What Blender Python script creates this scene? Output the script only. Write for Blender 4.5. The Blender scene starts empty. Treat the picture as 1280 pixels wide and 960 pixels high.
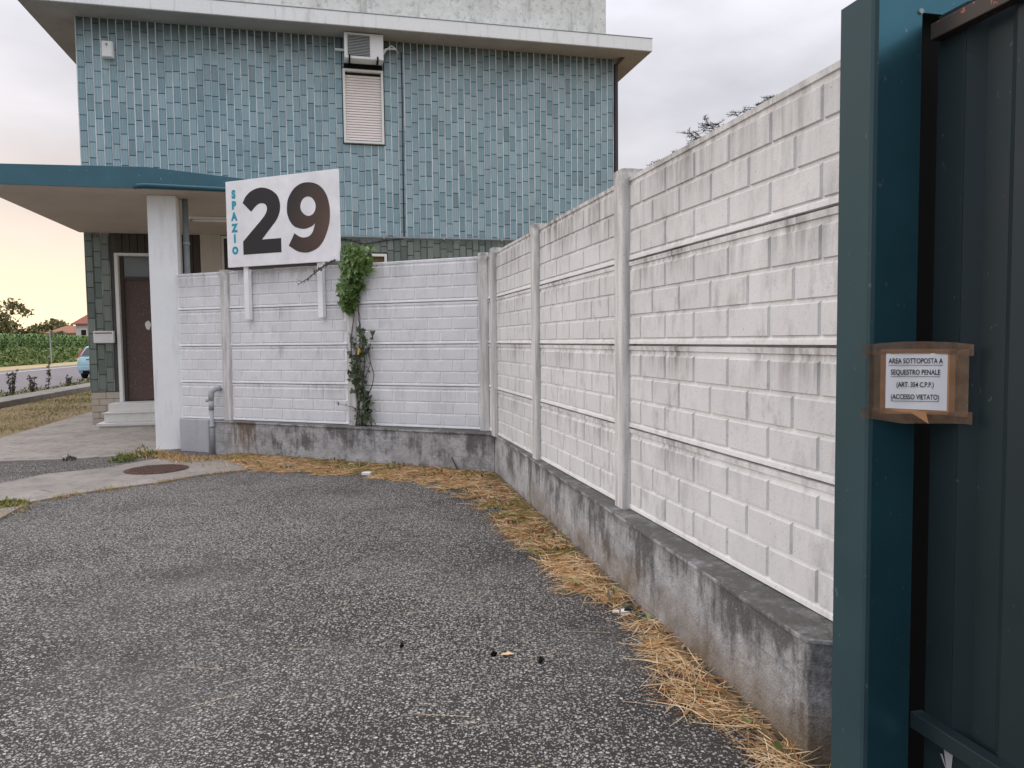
import bpy, math, random
import numpy as np
random.seed(7); rng = np.random.default_rng(7)
R = math.radians
scn = bpy.context.scene
col = scn.collection

# ------------------------------------------------------------------ camera, sky, sun, exposure
CAMZ = 1.4903
cam_d = bpy.data.cameras.new('camera'); cam = bpy.data.objects.new('camera', cam_d); col.objects.link(cam)
cam_d.sensor_width = 36.0; cam_d.lens = 945.33/1280*36.0
cam_d.clip_start = 0.05; cam_d.clip_end = 6000
from mathutils import Matrix, Vector
pi_, ro_ = 0.0577, -0.0112
cp, sp = math.cos(pi_), math.sin(pi_)
fw = Vector((0, cp, -sp)); up = Vector((0, sp, cp)); rt = Vector((1, 0, 0))
r2 = rt*math.cos(ro_)+up*math.sin(ro_); u2 = -rt*math.sin(ro_)+up*math.cos(ro_)
m = Matrix((r2, u2, -fw)).transposed().to_4x4(); m.translation = (0, 0, CAMZ)
cam.matrix_world = m
scn.camera = cam

SUN_AZ, SUN_EL = R(-66), R(17)          # azimuth from +Y, negative = left of the view
sd = Vector((math.sin(SUN_AZ)*math.cos(SUN_EL), math.cos(SUN_AZ)*math.cos(SUN_EL), math.sin(SUN_EL)))
world = bpy.data.worlds.new('World'); scn.world = world; world.use_nodes = True
wt = world.node_tree; wt.nodes.clear()
def wn(t, **k):
    n = wt.nodes.new(t)
    for a, b in k.items(): setattr(n, a, b)
    return n
def wl(a, b): wt.links.new(a, b)
def wmath(op, a, b=None, c=None, clamp=False):
    n = wn('ShaderNodeMath', operation=op, use_clamp=clamp)
    for i, v in enumerate((a, b, c)):
        if v is None: continue
        if isinstance(v, (int, float)): n.inputs[i].default_value = v
        else: wl(v, n.inputs[i])
    return n.outputs[0]
def wmix(fac, a, b):
    n = wn('ShaderNodeMix', data_type='RGBA')
    for s, v in ((n.inputs[0], fac), (n.inputs[6], a), (n.inputs[7], b)):
        if isinstance(v, (int, float)): s.default_value = v
        elif isinstance(v, tuple): s.default_value = (*v, 1)
        else: wl(v, s)
    return n.outputs[2]
sky = wn('ShaderNodeTexSky', sky_type='NISHITA', sun_disc=False, sun_elevation=SUN_EL, sun_rotation=SUN_AZ)
sky.air_density = 1.2; sky.dust_density = 2.5
tc = wn('ShaderNodeTexCoord'); sep = wn('ShaderNodeSeparateXYZ'); wl(tc.outputs['Generated'], sep.inputs[0])
zz = sep.outputs[2]
hd = wn('ShaderNodeVectorMath', operation='DOT_PRODUCT'); wl(tc.outputs['Generated'], hd.inputs[0])
hd.inputs[1].default_value = (math.sin(R(-48)), math.cos(R(-48)), 0)
az = hd.outputs['Value']
zc = wmath('MAXIMUM', zz, 0.0)
# cloud deck: brighter overhead like any overcast sky, with soft darker bellies
dv = wn('ShaderNodeVectorMath', operation='MULTIPLY'); wl(tc.outputs['Generated'], dv.inputs[0]); dv.inputs[1].default_value = (1, 1, 2.6)
nz = wn('ShaderNodeTexNoise'); nz.inputs['Scale'].default_value = 3.4; nz.inputs['Detail'].default_value = 5; nz.inputs['Roughness'].default_value = .5
wl(dv.outputs[0], nz.inputs['Vector'])
cl = wmath('MULTIPLY_ADD', nz.outputs['Fac'], .44, .78)
lift = wmath('MULTIPLY_ADD', wmath('MULTIPLY', zc, zc), 2.8, 1.0)
lum = wmath('MULTIPLY', cl, lift)
base = wmix(wmath('MULTIPLY_ADD', nz.outputs['Fac'], 1.6, -.3, True), (.365, .358, .39), (.52, .513, .552))
bs = wn('ShaderNodeVectorMath', operation='SCALE'); wl(base, bs.inputs[0]); wl(lum, bs.inputs['Scale'])
# sunset: peach band, then bright yellow close to the horizon, only around the sun's side
azw = wmath('SMOOTH_MIN', 1.0, wmath('MULTIPLY_ADD', az, 1.9, -.75, True), .0)
peach = wmath('MULTIPLY', azw, wmath('POWER', 2.718, wmath('MULTIPLY', wmath('MULTIPLY', zc, zc), -38.0)))
c1 = wmix(wmath('MULTIPLY', peach, .85, None, True), bs.outputs[0], (.86, .63, .46))
azn = wmath('MULTIPLY_ADD', az, 3.2, -1.9, True)
yel = wmath('MULTIPLY', azn, wmath('POWER', 2.718, wmath('MULTIPLY', wmath('MULTIPLY', zc, zc), -190.0)))
nz2 = wn('ShaderNodeTexNoise'); nz2.inputs['Scale'].default_value = 5; nz2.inputs['Detail'].default_value = 4
wl(dv.outputs[0], nz2.inputs['Vector'])
yel2 = wmath('MULTIPLY', yel, wmath('MULTIPLY_ADD', nz2.outputs['Fac'], 1.4, .45), None, True)
c2 = wmix(yel2, c1, (.98, .80, .55))
bgA = wn('ShaderNodeBackground'); wl(sky.outputs[0], bgA.inputs[0]); bgA.inputs[1].default_value = .08
bgB = wn('ShaderNodeBackground'); wl(c2, bgB.inputs[0]); bgB.inputs[1].default_value = 1.0
mx = wn('ShaderNodeMixShader'); mx.inputs[0].default_value = .9; wl(bgA.outputs[0], mx.inputs[1]); wl(bgB.outputs[0], mx.inputs[2])
wo = wn('ShaderNodeOutputWorld'); wl(mx.outputs[0], wo.inputs[0])

sun_d = bpy.data.lights.new('sun', 'SUN'); sun_d.energy = .5; sun_d.angle = R(20); sun_d.color = (1, .89, .80)
sun = bpy.data.objects.new('sun', sun_d); col.objects.link(sun)
sun.rotation_euler = sd.to_track_quat('Z', 'Y').to_euler()
scn.view_settings.view_transform = 'Standard'; scn.view_settings.look = 'None'
scn.view_settings.exposure = 0.6; scn.view_settings.gamma = 1
scn.cycles.max_bounces = 6

# ------------------------------------------------------------------ helpers
class NT:
    def __init__(s, name):
        s.m = bpy.data.materials.new(name); s.m.use_nodes = True; s.t = s.m.node_tree
        s.b = s.t.nodes['Principled BSDF']; s._pos = None
    def n(s, t, **k):
        x = s.t.nodes.new(t)
        for a, b in k.items(): setattr(x, a, b)
        return x
    def put(s, sock, v):
        if isinstance(v, (int, float)): sock.default_value = v
        elif isinstance(v, tuple): sock.default_value = (*v, 1) if len(v) == 3 and sock.type == 'RGBA' else v
        else: s.t.links.new(v, sock)
    def math(s, op, a, b=None, c=None, clamp=False):
        x = s.n('ShaderNodeMath', operation=op, use_clamp=clamp)
        for i, v in enumerate((a, b, c)):
            if v is not None: s.put(x.inputs[i], v)
        return x.outputs[0]
    def mix(s, fac, a, b, mode='MIX'):
        x = s.n('ShaderNodeMix', data_type='RGBA', blend_type=mode)
        s.put(x.inputs[0], fac); s.put(x.inputs[6], a); s.put(x.inputs[7], b)
        return x.outputs[2]
    def pos(s):
        if s._pos is None: s._pos = s.n('ShaderNodeNewGeometry').outputs['Position']
        return s._pos
    def sepz(s, v, i=2):
        x = s.n('ShaderNodeSeparateXYZ'); s.put(x.inputs[0], v); return x.outputs[i]
    def scale(s, v, sc):
        x = s.n('ShaderNodeVectorMath', operation='MULTIPLY'); s.put(x.inputs[0], v); x.inputs[1].default_value = sc
        return x.outputs[0]
    def noise(s, scale=5, detail=4, rough=.55, vec=None, stretch=None):
        v = vec if vec is not None else s.pos()
        if stretch: v = s.scale(v, stretch)
        x = s.n('ShaderNodeTexNoise'); x.inputs['Scale'].default_value = scale
        x.inputs['Detail'].default_value = detail; x.inputs['Roughness'].default_value = rough
        s.put(x.inputs['Vector'], v); return x.outputs['Fac']
    def vor(s, scale=5, feature='F1', out='Distance', vec=None):
        x = s.n('ShaderNodeTexVoronoi', feature=feature); x.inputs['Scale'].default_value = scale
        s.put(x.inputs['Vector'], vec if vec is not None else s.pos()); return x.outputs[out]
    def ramp(s, v, a, b, clamp=True):           # linear a..b -> 0..1
        return s.math('MULTIPLY_ADD', v, 1/(b-a), -a/(b-a), clamp)
    def rand(s): return s.n('ShaderNodeObjectInfo').outputs['Random']
    def attr(s, name): return s.n('ShaderNodeAttribute', attribute_name=name).outputs['Fac']
    def bump(s, h, strength=.3, dist=.01):
        x = s.n('ShaderNodeBump'); x.inputs['Strength'].default_value = strength; x.inputs['Distance'].default_value = dist
        s.put(x.inputs['Height'], h); s.put(s.b.inputs['Normal'], x.outputs[0])
    def done(s, colr, rough=.8, spec=.35, metal=0):
        s.put(s.b.inputs['Base Color'], colr); s.put(s.b.inputs['Roughness'], rough)
        s.b.inputs['Specular IOR Level'].default_value = spec; s.b.inputs['Metallic'].default_value = metal
        return s.m

def plain(name, c, rough=.6, spec=.4, var=.12, scale=14, metal=0, bump=0):
    q = NT(name)
    n = q.noise(scale, 5)
    v = q.math('MULTIPLY_ADD', n, 2*var, 1-var)
    cc = q.mix(1.0, c, (1, 1, 1), 'MULTIPLY')
    x = q.n('ShaderNodeVectorMath', operation='SCALE'); q.put(x.inputs[0], tuple(c)); q.put(x.inputs['Scale'], v)
    if bump: q.bump(q.noise(scale*6, 4), bump, .004)
    return q.done(x.outputs[0], rough, spec, metal)

class MB:
    def __init__(s): s.v = []; s.f = []; s.mi = []
    def face(s, pts, mi=0):
        i = len(s.v); s.v += [tuple(p) for p in pts]; s.f.append(tuple(range(i, i+len(pts)))); s.mi.append(mi)
    def hexa(s, p, mi=0):                       # 8 points: bottom 4 (ccw), top 4
        i = len(s.v); s.v += [tuple(a) for a in p]
        for f in ((3, 2, 1, 0), (4, 5, 6, 7), (0, 1, 5, 4), (1, 2, 6, 5), (2, 3, 7, 6), (3, 0, 4, 7)):
            s.f.append(tuple(i+a for a in f)); s.mi.append(mi)
        return s
    def box(s, x0, x1, y0, y1, z0, z1, mi=0):
        return s.hexa([(x0, y0, z0), (x1, y0, z0), (x1, y1, z0), (x0, y1, z0), (x0, y0, z1), (x1, y0, z1), (x1, y1, z1), (x0, y1, z1)], mi)
    def slabbox(s, x0, x1, z0, z1, yb, yf, ins, mi=0):   # relief block standing on a wall: base at yb, front face at yf, edges bevelled by ins
        i = len(s.v)
        s.v += [(x0, yb, z0), (x1, yb, z0), (x1, yb, z1), (x0, yb, z1),
                (x0+ins, yf, z0+ins), (x1-ins, yf, z0+ins), (x1-ins, yf, z1-ins), (x0+ins, yf, z1-ins)]
        for f in ((4, 5, 6, 7), (0, 1, 5, 4), (1, 2, 6, 5), (2, 3, 7, 6), (3, 0, 4, 7)):
            s.f.append(tuple(i+a for a in f)); s.mi.append(mi)
        return s
    def prism(s, poly, z0, z1, mi=0):
        n = len(poly); i = len(s.v)
        s.v += [(p[0], p[1], z0) for p in poly]+[(p[0], p[1], z1) for p in poly]
        s.f.append(tuple(i+n+k for k in range(n))); s.mi.append(mi)
        s.f.append(tuple(i+n-1-k for k in range(n))); s.mi.append(mi)
        for k in range(n):
            s.f.append((i+k, i+(k+1) % n, i+n+(k+1) % n, i+n+k)); s.mi.append(mi)
        return s
    def tube(s, pts, r, n=8, mi=0, cap=True):
        pts = [Vector(p) for p in pts]; rs = r if isinstance(r, (list, tuple)) else [r]*len(pts)
        i0 = len(s.v); prev = None
        for k, p in enumerate(pts):
            t = (pts[min(k+1, len(pts)-1)]-pts[max(k-1, 0)]).normalized()
            a = t.orthogonal().normalized() if prev is None else (prev-t*prev.dot(t)).normalized()
            prev = a; b = t.cross(a)
            for j in range(n):
                q = 2*math.pi*j/n; s.v.append(tuple(p+(a*math.cos(q)+b*math.sin(q))*rs[k]))
        for k in range(len(pts)-1):
            for j in range(n):
                a = i0+k*n+j; b = i0+k*n+(j+1) % n
                s.f.append((a, b, b+n, a+n)); s.mi.append(mi)
        if cap:
            s.f.append(tuple(i0+j for j in range(n-1, -1, -1))); s.mi.append(mi)
            e = i0+(len(pts)-1)*n; s.f.append(tuple(e+j for j in range(n))); s.mi.append(mi)
        return s
    def mesh(s, name, mats, smooth=False):
        me = bpy.data.meshes.new(name); me.from_pydata(s.v, [], s.f)
        for q in (mats if isinstance(mats, (list, tuple)) else [mats]): me.materials.append(q)
        if any(s.mi): me.polygons.foreach_set('material_index', s.mi)
        if smooth: me.polygons.foreach_set('use_smooth', [True]*len(s.f))
        me.update(); return me
    def build(s, name, mats, parent=None, smooth=False, bevel=0):
        return link(name, s.mesh(name, mats, smooth), parent, bevel=bevel)

def link(name, me, parent=None, loc=(0, 0, 0), rot=(0, 0, 0), bevel=0):
    o = bpy.data.objects.new(name, me); col.objects.link(o); o.location = loc; o.rotation_euler = rot
    if parent is not None: o.parent = parent
    if bevel:
        b = o.modifiers.new('bevel', 'BEVEL'); b.width = bevel; b.segments = 2; b.limit_method = 'ANGLE'; b.angle_limit = R(35)
    return o
def tag(o, label=None, cat=None, group=None, kind=None):
    if label: o['label'] = label
    if cat: o['category'] = cat
    if group: o['group'] = group
    if kind: o['kind'] = kind
    return o
def thing(name, label, cat, loc=(0, 0, 0), rz=0, group=None):
    return tag(link(name, None, None, loc, (0, 0, rz)), label, cat, group)
def quads(name, P, mats, mi=None, parent=None, kind=None):   # P: (n,k,3) faces of k points
    n, k = P.shape[:2]
    me = bpy.data.meshes.new(name)
    me.vertices.add(n*k); me.vertices.foreach_set('co', P.reshape(-1).astype(np.float32))
    me.loops.add(n*k); me.loops.foreach_set('vertex_index', np.arange(n*k, dtype=np.int32))
    me.polygons.add(n); me.polygons.foreach_set('loop_start', np.arange(0, n*k, k, dtype=np.int32))
    try: me.polygons.foreach_set('loop_total', np.full(n, k, dtype=np.int32))
    except Exception: pass
    for q in (mats if isinstance(mats, (list, tuple)) else [mats]): me.materials.append(q)
    if mi is not None: me.polygons.foreach_set('material_index', mi.astype(np.int32))
    me.update(calc_edges=True); me.validate()
    o = link(name, me, parent)
    if kind: o['kind'] = kind
    return o
def unit(a): return a/np.maximum(np.linalg.norm(a, axis=-1, keepdims=True), 1e-9)
def leafcloud(C, size, up=.0, stretch=1.7, jit=.5):           # diamond leaves at points C
    n = len(C); d = unit(rng.normal(size=(n, 3))+np.array([0, 0, up])); a = unit(np.cross(d, rng.normal(size=(n, 3))))
    s = size*(1+jit*(rng.random((n, 1))-.5)*2)
    L = d*s*stretch/2; W = a*s/2
    return np.stack([C-L, C+W-L*.15, C+L, C-W-L*.15], 1)
_U = (.9729, .2312); _V = (-.2312, .9729)
def UV(u, v, z=0): return (u*_U[0]+v*_V[0], u*_U[1]+v*_V[1], z)
def text_mesh(body, size, extrude, offset, mat, align='CENTER', sx=1.0):
    c = bpy.data.curves.new('lettering', 'FONT'); c.body = body; c.size = size; c.extrude = extrude; c.offset = offset
    c.align_x = align; c.align_y = 'CENTER'; c.resolution_u = 4
    o = bpy.data.objects.new('lettering_source', c); col.objects.link(o); o.scale.x = sx
    dg = bpy.context.evaluated_depsgraph_get(); me = bpy.data.meshes.new_from_object(o.evaluated_get(dg))
    bpy.data.objects.remove(o); bpy.data.curves.remove(c)
    if sx != 1: me.transform(Matrix.Diagonal((sx, 1, 1, 1)))
    me.transform(Matrix.Rotation(math.pi/2, 4, 'X'))        # stand it up, facing -y
    me.materials.clear(); me.materials.append(mat); return me

# ------------------------------------------------------------------ materials
def fence_mat(name, amount, c=(.80, .79, .775), k=1.0):
    q = NT(name); z = q.sepz(q.pos())
    fr = q.math('FRACT', q.math('MULTIPLY_ADD', z, 2.0, -.91+.006))
    top = q.math('POWER', q.ramp(fr, .42, 1.0), 1.6)
    st = q.noise(1.0, 6, .68, stretch=(17, 17, 1.5))
    st2 = q.noise(1.0, 4, .6, stretch=(3.2, 3.2, 2.2))
    dirt = q.math('MULTIPLY', q.ramp(st, .38, .60), q.math('MULTIPLY', top, q.ramp(st2, .36, .56)))
    blot = q.math('MULTIPLY', q.ramp(q.noise(1.0, 6, .7, stretch=(10, 10, 4.5)), .50, .68), .42); dirt = q.math('MAXIMUM', dirt, blot)
    lip = q.math('MULTIPLY', q.ramp(fr, .925, .97), q.math('MULTIPLY', q.ramp(q.noise(16, 6, .72), .40, .64), .8))
    jl = q.math('MULTIPLY', q.math('SUBTRACT', 1.0, q.ramp(fr, .012, .05)), q.ramp(q.noise(9, 5, .7), .40, .66))
    high = q.math('MULTIPLY', q.ramp(z, 2.02, 2.44), q.ramp(q.noise(1.0, 6, .7, stretch=(13, 13, 1.1)), .36, .60))
    spk = q.math('MULTIPLY', q.ramp(q.noise(95, 2), .66, .72), .55)
    d = q.math('MAXIMUM', q.math('MAXIMUM', dirt, q.math('MULTIPLY', lip, .8)), q.math('MAXIMUM', q.math('MULTIPLY', jl, .55), q.math('MULTIPLY', high, .95)))
    d = q.math('MULTIPLY', d, q.math('MULTIPLY_ADD', q.ramp(q.noise(1.7, 4, .6), .36, .62), .95, .22))
    d = q.math('MAXIMUM', q.math('MULTIPLY', d, amount), q.math('MULTIPLY', spk, amount))
    bv = q.math('MULTIPLY_ADD', q.rand(), .07, .95)
    bc = q.n('ShaderNodeVectorMath', operation='SCALE'); q.put(bc.inputs[0], tuple(c)); q.put(bc.inputs['Scale'], q.math('MULTIPLY', bv, q.math('MULTIPLY_ADD', q.noise(2.3, 4), .24*k, .87*k)))
    cc = q.mix(q.math('MULTIPLY', d, .85, None, True), bc.outputs[0], (.13, .12, .105))
    q.bump(q.math('ADD', q.noise(38, 5, .6), q.math('MULTIPLY', q.noise(190, 2), .5)), .35, .006)
    return q.done(cc, .75, .3)
M = {}
M['fence_front'] = fence_mat('white fence paint', .45, (.89, .90, .915))
M['brick_front'] = fence_mat('white brick face paint', .5, (.88, .89, .905), .88)
M['fence_side'] = fence_mat('weathered white fence paint', .95, (.84, .84, .838), .97)
M['brick_side'] = fence_mat('weathered brick face paint', 1.05, (.80, .80, .797), .87)
BRICKM = {M['fence_front'].name: M['brick_front'], M['fence_side'].name: M['brick_side']}
def post_mat():
    q = NT('post paint'); st = q.noise(1.0, 5, .62, stretch=(22, 22, 2.0)); z = q.sepz(q.pos())
    d = q.math('MULTIPLY', q.ramp(st, .40, .64), .62)
    d = q.math('MAXIMUM', d, q.math('MULTIPLY', q.ramp(z, 2.25, 2.5), q.ramp(q.noise(14, 5), .3, .6)))
    spk = q.math('MULTIPLY', q.ramp(q.noise(70, 3), .62, .68), .6)
    cc = q.mix(q.math('MULTIPLY', q.math('MAXIMUM', d, spk), .8), (.70, .69, .675), (.16, .155, .145))
    q.bump(q.noise(60, 4), .4, .006); return q.done(cc, .8, .3)
M['post'] = post_mat()
def plinth_mat(name='stained plinth concrete', light=1.0, brown=True):
    q = NT(name); z = q.sepz(q.pos())
    st = q.noise(1.0, 6, .68, stretch=(5.5, 5.5, 1.9)); st2 = q.noise(1.0, 5, .62, stretch=(19, 19, 3.4)); bl = q.noise(3.1, 7, .7)
    sm_ = q.math('ADD', q.math('MULTIPLY', bl, .85), q.math('ADD', q.math('MULTIPLY', st, .55), q.math('MULTIPLY', st2, .30)))
    d = q.math('MULTIPLY', q.ramp(q.math('MULTIPLY_ADD', z, .36, sm_), .91, 1.06), .82)
    cc = q.mix(q.ramp(q.noise(4.5, 6, .65), .35, .65), (.30*light, .30*light, .305*light), (.47*light, .475*light, .49*light))
    cc = q.mix(q.math('MULTIPLY', q.ramp(q.noise(14, 6, .7), .5, .66), .5), cc, (.20, .195, .19))
    fz = q.math('FRACT', q.math('MULTIPLY_ADD', q.noise(1.5, 3), .05, q.math('MULTIPLY', z, 8.6)))
    brd = q.math('MULTIPLY', q.math('SUBTRACT', 1.0, q.ramp(q.math('ABSOLUTE', q.math('SUBTRACT', fz, .5)), .012, .04)), q.ramp(q.noise(2.2, 4), .45, .6))
    cc = q.mix(d, cc, (.085, .082, .08)); cc = q.mix(q.math('MULTIPLY', brd, .4), cc, (.13, .125, .12))
    top = q.ramp(z, .452, .4535)
    cc = q.mix(q.math('MULTIPLY', top, q.ramp(q.noise(9, 6, .7), .25, .60)), cc, (.125, .12, .108))
    chips = q.ramp(q.noise(46, 4, .7), .63, .69)
    cc = q.mix(q.math('MULTIPLY', chips, .8), cc, (.50, .49, .46))
    pit = q.ramp(q.noise(85, 4, .7), .60, .70)
    cc = q.mix(q.math('MULTIPLY', pit, .6), cc, (.06, .057, .053))
    if brown:
        bb = q.math('MULTIPLY', q.math('SUBTRACT', 1.0, q.ramp(q.math('MULTIPLY_ADD', q.noise(5, 5, .65), .30, z), .17, .42)), q.ramp(q.math('MULTIPLY_ADD', q.sepz(q.pos(), 1), -.05, q.noise(2.6, 3)), .10, .34))
        cc = q.mix(q.math('MULTIPLY', bb, .85), cc, (.175, .125, .065))
        # rusty brown run-off patch near the left end of the front plinth
        dx = q.n('ShaderNodeVectorMath', operation='DISTANCE'); q.put(dx.inputs[0], q.scale(q.pos(), (1, 1, 1))); dx.inputs[1].default_value = (-3.6, 10.0, .33)
        pt = q.math('MULTIPLY', q.math('SUBTRACT', 1.0, q.ramp(dx.outputs['Value'], .12, .42)), q.ramp(st2, .42, .6))
        cc = q.mix(q.math('MULTIPLY', pt, .8), cc, (.20, .12, .055))
    q.bump(q.math('ADD', q.noise(30, 6, .65), q.math('MULTIPLY', q.noise(110, 4, .7), .6)), .9, .014)
    return q.done(cc, .9, .2)
M['plinth'] = plinth_mat(light=1.16)
def asphalt_mat():
    q = NT('worn gravel asphalt'); p = q.pos()
    wv = q.n('ShaderNodeTexNoise'); wv.inputs['Scale'].default_value = 60; q.put(wv.inputs['Vector'], p)
    off = q.n('ShaderNodeVectorMath', operation='SCALE'); q.put(off.inputs[0], wv.outputs['Color']); off.inputs['Scale'].default_value = .016
    ad = q.n('ShaderNodeVectorMath', operation='ADD'); q.put(ad.inputs[0], p); q.put(ad.inputs[1], off.outputs[0]); pv = ad.outputs[0]
    v1 = q.n('ShaderNodeTexVoronoi'); v1.inputs['Scale'].default_value = 51; q.put(v1.inputs['Vector'], pv)
    rnd = q.sepz(v1.outputs['Color'], 0); rnd2 = q.sepz(v1.outputs['Color'], 1)
    v2 = q.n('ShaderNodeTexVoronoi'); v2.inputs['Scale'].default_value = 96; q.put(v2.inputs['Vector'], pv)
    rs = q.sepz(v2.outputs['Color'], 0)
    stone = q.math('SUBTRACT', 1.0, q.ramp(q.math('MULTIPLY_ADD', rnd2, .22, v1.outputs['Distance']), .40, .52))
    sm = q.math('SUBTRACT', 1.0, q.ramp(v2.outputs['Distance'], .36, .50))
    worn = q.noise(1.1, 5, .6); big = q.noise(.42, 3, .5)
    t = q.math('MULTIPLY_ADD', q.math('ADD', worn, big), 1.0, -.72)
    t = q.math('SUBTRACT', t, q.ramp(q.math('MULTIPLY_ADD', q.sepz(p, 1), .22, q.sepz(p, 0)), .7, 3.4))      # where the binder has worn off more stones show
    y = q.sepz(p, 1)
    has = q.ramp(q.math('ADD', q.math('ADD', rnd, t), 0.0), .50, .60)
    has2 = q.ramp(q.math('ADD', rs, t), .46, .58)
    cst = q.mix(rnd2, (.30, .28, .255), (.80, .765, .71))
    cst = q.mix(q.math('MULTIPLY', q.ramp(rnd2, .82, .9), .5), cst, (.50, .36, .27))
    cb = q.mix(q.noise(26, 4), (.024, .0225, .021), (.060, .056, .052))
    cc = q.mix(q.math('MULTIPLY', q.math('MULTIPLY', sm, has2), .85), cb, (.38, .36, .335))
    cc = q.mix(q.math('MULTIPLY', stone, has), cc, cst)
    dk = q.math('MULTIPLY', q.ramp(q.noise(.75, 6, .68), .53, .66), .5); cc = q.mix(dk, cc, (.030, .028, .027))
    dust = q.math('MULTIPLY', q.ramp(q.noise(.8, 5, .6), .46, .72), .30)
    cc = q.mix(dust, cc, (.25, .238, .225))
    h = q.math('ADD', q.math('MULTIPLY', q.math('MULTIPLY', stone, has), 1.0), q.math('MULTIPLY', q.math('MULTIPLY', sm, has2), .5))
    q.bump(q.math('ADD', h, q.math('MULTIPLY', q.noise(120, 3), .6)), 1.0, .009)
    return q.done(cc, .85, .25)
M['asphalt'] = asphalt_mat()
def slab_mat(name, a, b, stain=(.16, .15, .14)):
    q = NT(name); n = q.noise(1.3, 6, .62); n2 = q.noise(9, 6, .7)
    cc = q.mix(q.ramp(n, .32, .68), a, b)
    cc = q.mix(q.math('MULTIPLY', q.ramp(n2, .50, .66), .6), cc, stain)
    cc = q.mix(q.math('MULTIPLY', q.ramp(q.noise(3.2, 6, .7), .52, .64), .5), cc, stain)
    cr = q.vor(.9, 'DISTANCE_TO_EDGE', 'Distance', q.scale(q.pos(), (1, .7, 1)))
    ck = q.math('MULTIPLY', q.math('SUBTRACT', 1.0, q.ramp(q.math('MULTIPLY_ADD', q.noise(6, 4), .03, cr), .012, .028)), q.ramp(n, .5, .6))
    cc = q.mix(q.math('MULTIPLY', ck, .7), cc, (.07, .066, .06))
    cc = q.mix(q.math('MULTIPLY', q.ramp(q.noise(160, 2), .55, .7), .35), cc, stain)
    q.bump(q.math('ADD', q.noise(60, 5, .65), q.math('MULTIPLY', ck, -2.0)), .5, .008)
    return q.done(cc, .9, .2)
M['slab'] = slab_mat('old concrete slab', (.225, .207, .183), (.335, .31, .278))
M['forecourt'] = slab_mat('pale forecourt concrete', (.285, .26, .23), (.41, .378, .338))
M['kerb'] = slab_mat('kerb concrete', (.22, .205, .185), (.32, .30, .275))
M['road'] = plain('road asphalt', (.20, .185, .19), .9, .2, .2, .8)
M['line'] = plain('road line paint', (.62, .60, .55), .8, .2, .15, 3)
M['soil'] = plain('dry soil', (.26, .20, .12), .95, .1, .35, 2.2)
M['field'] = plain('field soil', (.10, .105, .045), .95, .1, .35, .5)
M['drygrass'] = [plain('dry grass a', (.29, .245, .10), .9, .1, .3, 3), plain('dry grass b', (.17, .165, .055), .9, .1, .3, 3), plain('dry grass c', (.44, .36, .20), .9, .1, .3, 3)]
M['straw'] = [plain('straw pale', (.66, .47, .26), .7, .25, .3, 9), plain('straw golden', (.50, .30, .13), .75, .2, .3, 9), plain('straw rust', (.30, .125, .045), .8, .15, .3, 9), plain('straw green', (.22, .21, .06), .8, .15, .3, 9), plain('straw bleached', (.72, .56, .36), .7, .2, .2, 9)]
def tile_mat():
    q = NT('glazed facade tile')
    r = q.math('FRACT', q.math('ADD', q.attr('rnd'), q.rand()))
    r2 = q.math('FRACT', q.math('MULTIPLY', r, 7.31))
    tcn = q.n('ShaderNodeTexCoord'); x = q.sepz(tcn.outputs['Object'], 0); oz = tcn.outputs['Object']
    c = q.mix(r, (.205, .335, .382), (.325, .458, .505))
    c = q.mix(q.math('MULTIPLY', q.ramp(r2, .88, .97), .55), c, (.11, .185, .21))
    st = q.noise(1.0, 5, .6, stretch=(30, 30, 3.5))
    c = q.mix(q.math('MULTIPLY', q.ramp(st, .5, .75), .32), c, (.46, .55, .57))
    z = q.sepz(q.pos())
    big = q.noise(.8, 4, .6)
    top_dark = q.math('MULTIPLY', q.ramp(q.math('MULTIPLY_ADD', q.noise(1.0, 5, .6, stretch=(6, 6, .8)), .7, z), 7.2, 7.75), .85)  # tiles darken towards the top of the wall
    c = q.mix(top_dark, c, (.055, .058, .05))
    c = q.mix(q.math('MULTIPLY', q.ramp(big, .5, .75), .25), c, (.20, .26, .27))
    # the ground-floor tiles take a darker, greener colour
    low = q.math('SUBTRACT', 1.0, q.ramp(z, 3.50, 3.62))
    lowc = q.mix(r, (.095, .130, .115), (.205, .245, .215))
    c = q.mix(low, c, lowc)
    sp = q.vor(2.1); c = q.mix(q.math('LESS_THAN', q.math('MULTIPLY_ADD', q.noise(40, 3), .03, sp), .038), c, (.72, .74, .74))
    rib = q.math('SINE', q.math('MULTIPLY', x, 2*math.pi/.0444))
    c = q.mix(q.math('MULTIPLY', q.ramp(rib, .55, 1.0), .34), c, (.075, .125, .145))
    q.bump(q.math('ADD', q.math('MULTIPLY', rib, .5), q.noise(45, 3)), .25, .004)
    return q.done(c, q.math('MULTIPLY_ADD', q.noise(20, 3), .25, .22), .5)
M['tile'] = tile_mat()
def grout_mat():
    q = NT('tile grout'); z = q.sepz(q.pos()); n = q.noise(1.0, 4, .6, stretch=(5, 5, 1.5))
    c = q.mix(q.ramp(n, .3, .6), (.42, .46, .48), (.78, .82, .835))
    low = q.math('SUBTRACT', 1.0, q.ramp(z, 3.50, 3.60))
    return q.done(q.mix(low, c, q.mix(q.ramp(n, .45, .65), (.10, .105, .095), (.34, .34, .32))), .6, .3)
M['grout'] = grout_mat()
M['bed'] = plain('dark tile bed', (.10, .105, .10), .95, .1, .2, 8)
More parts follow.
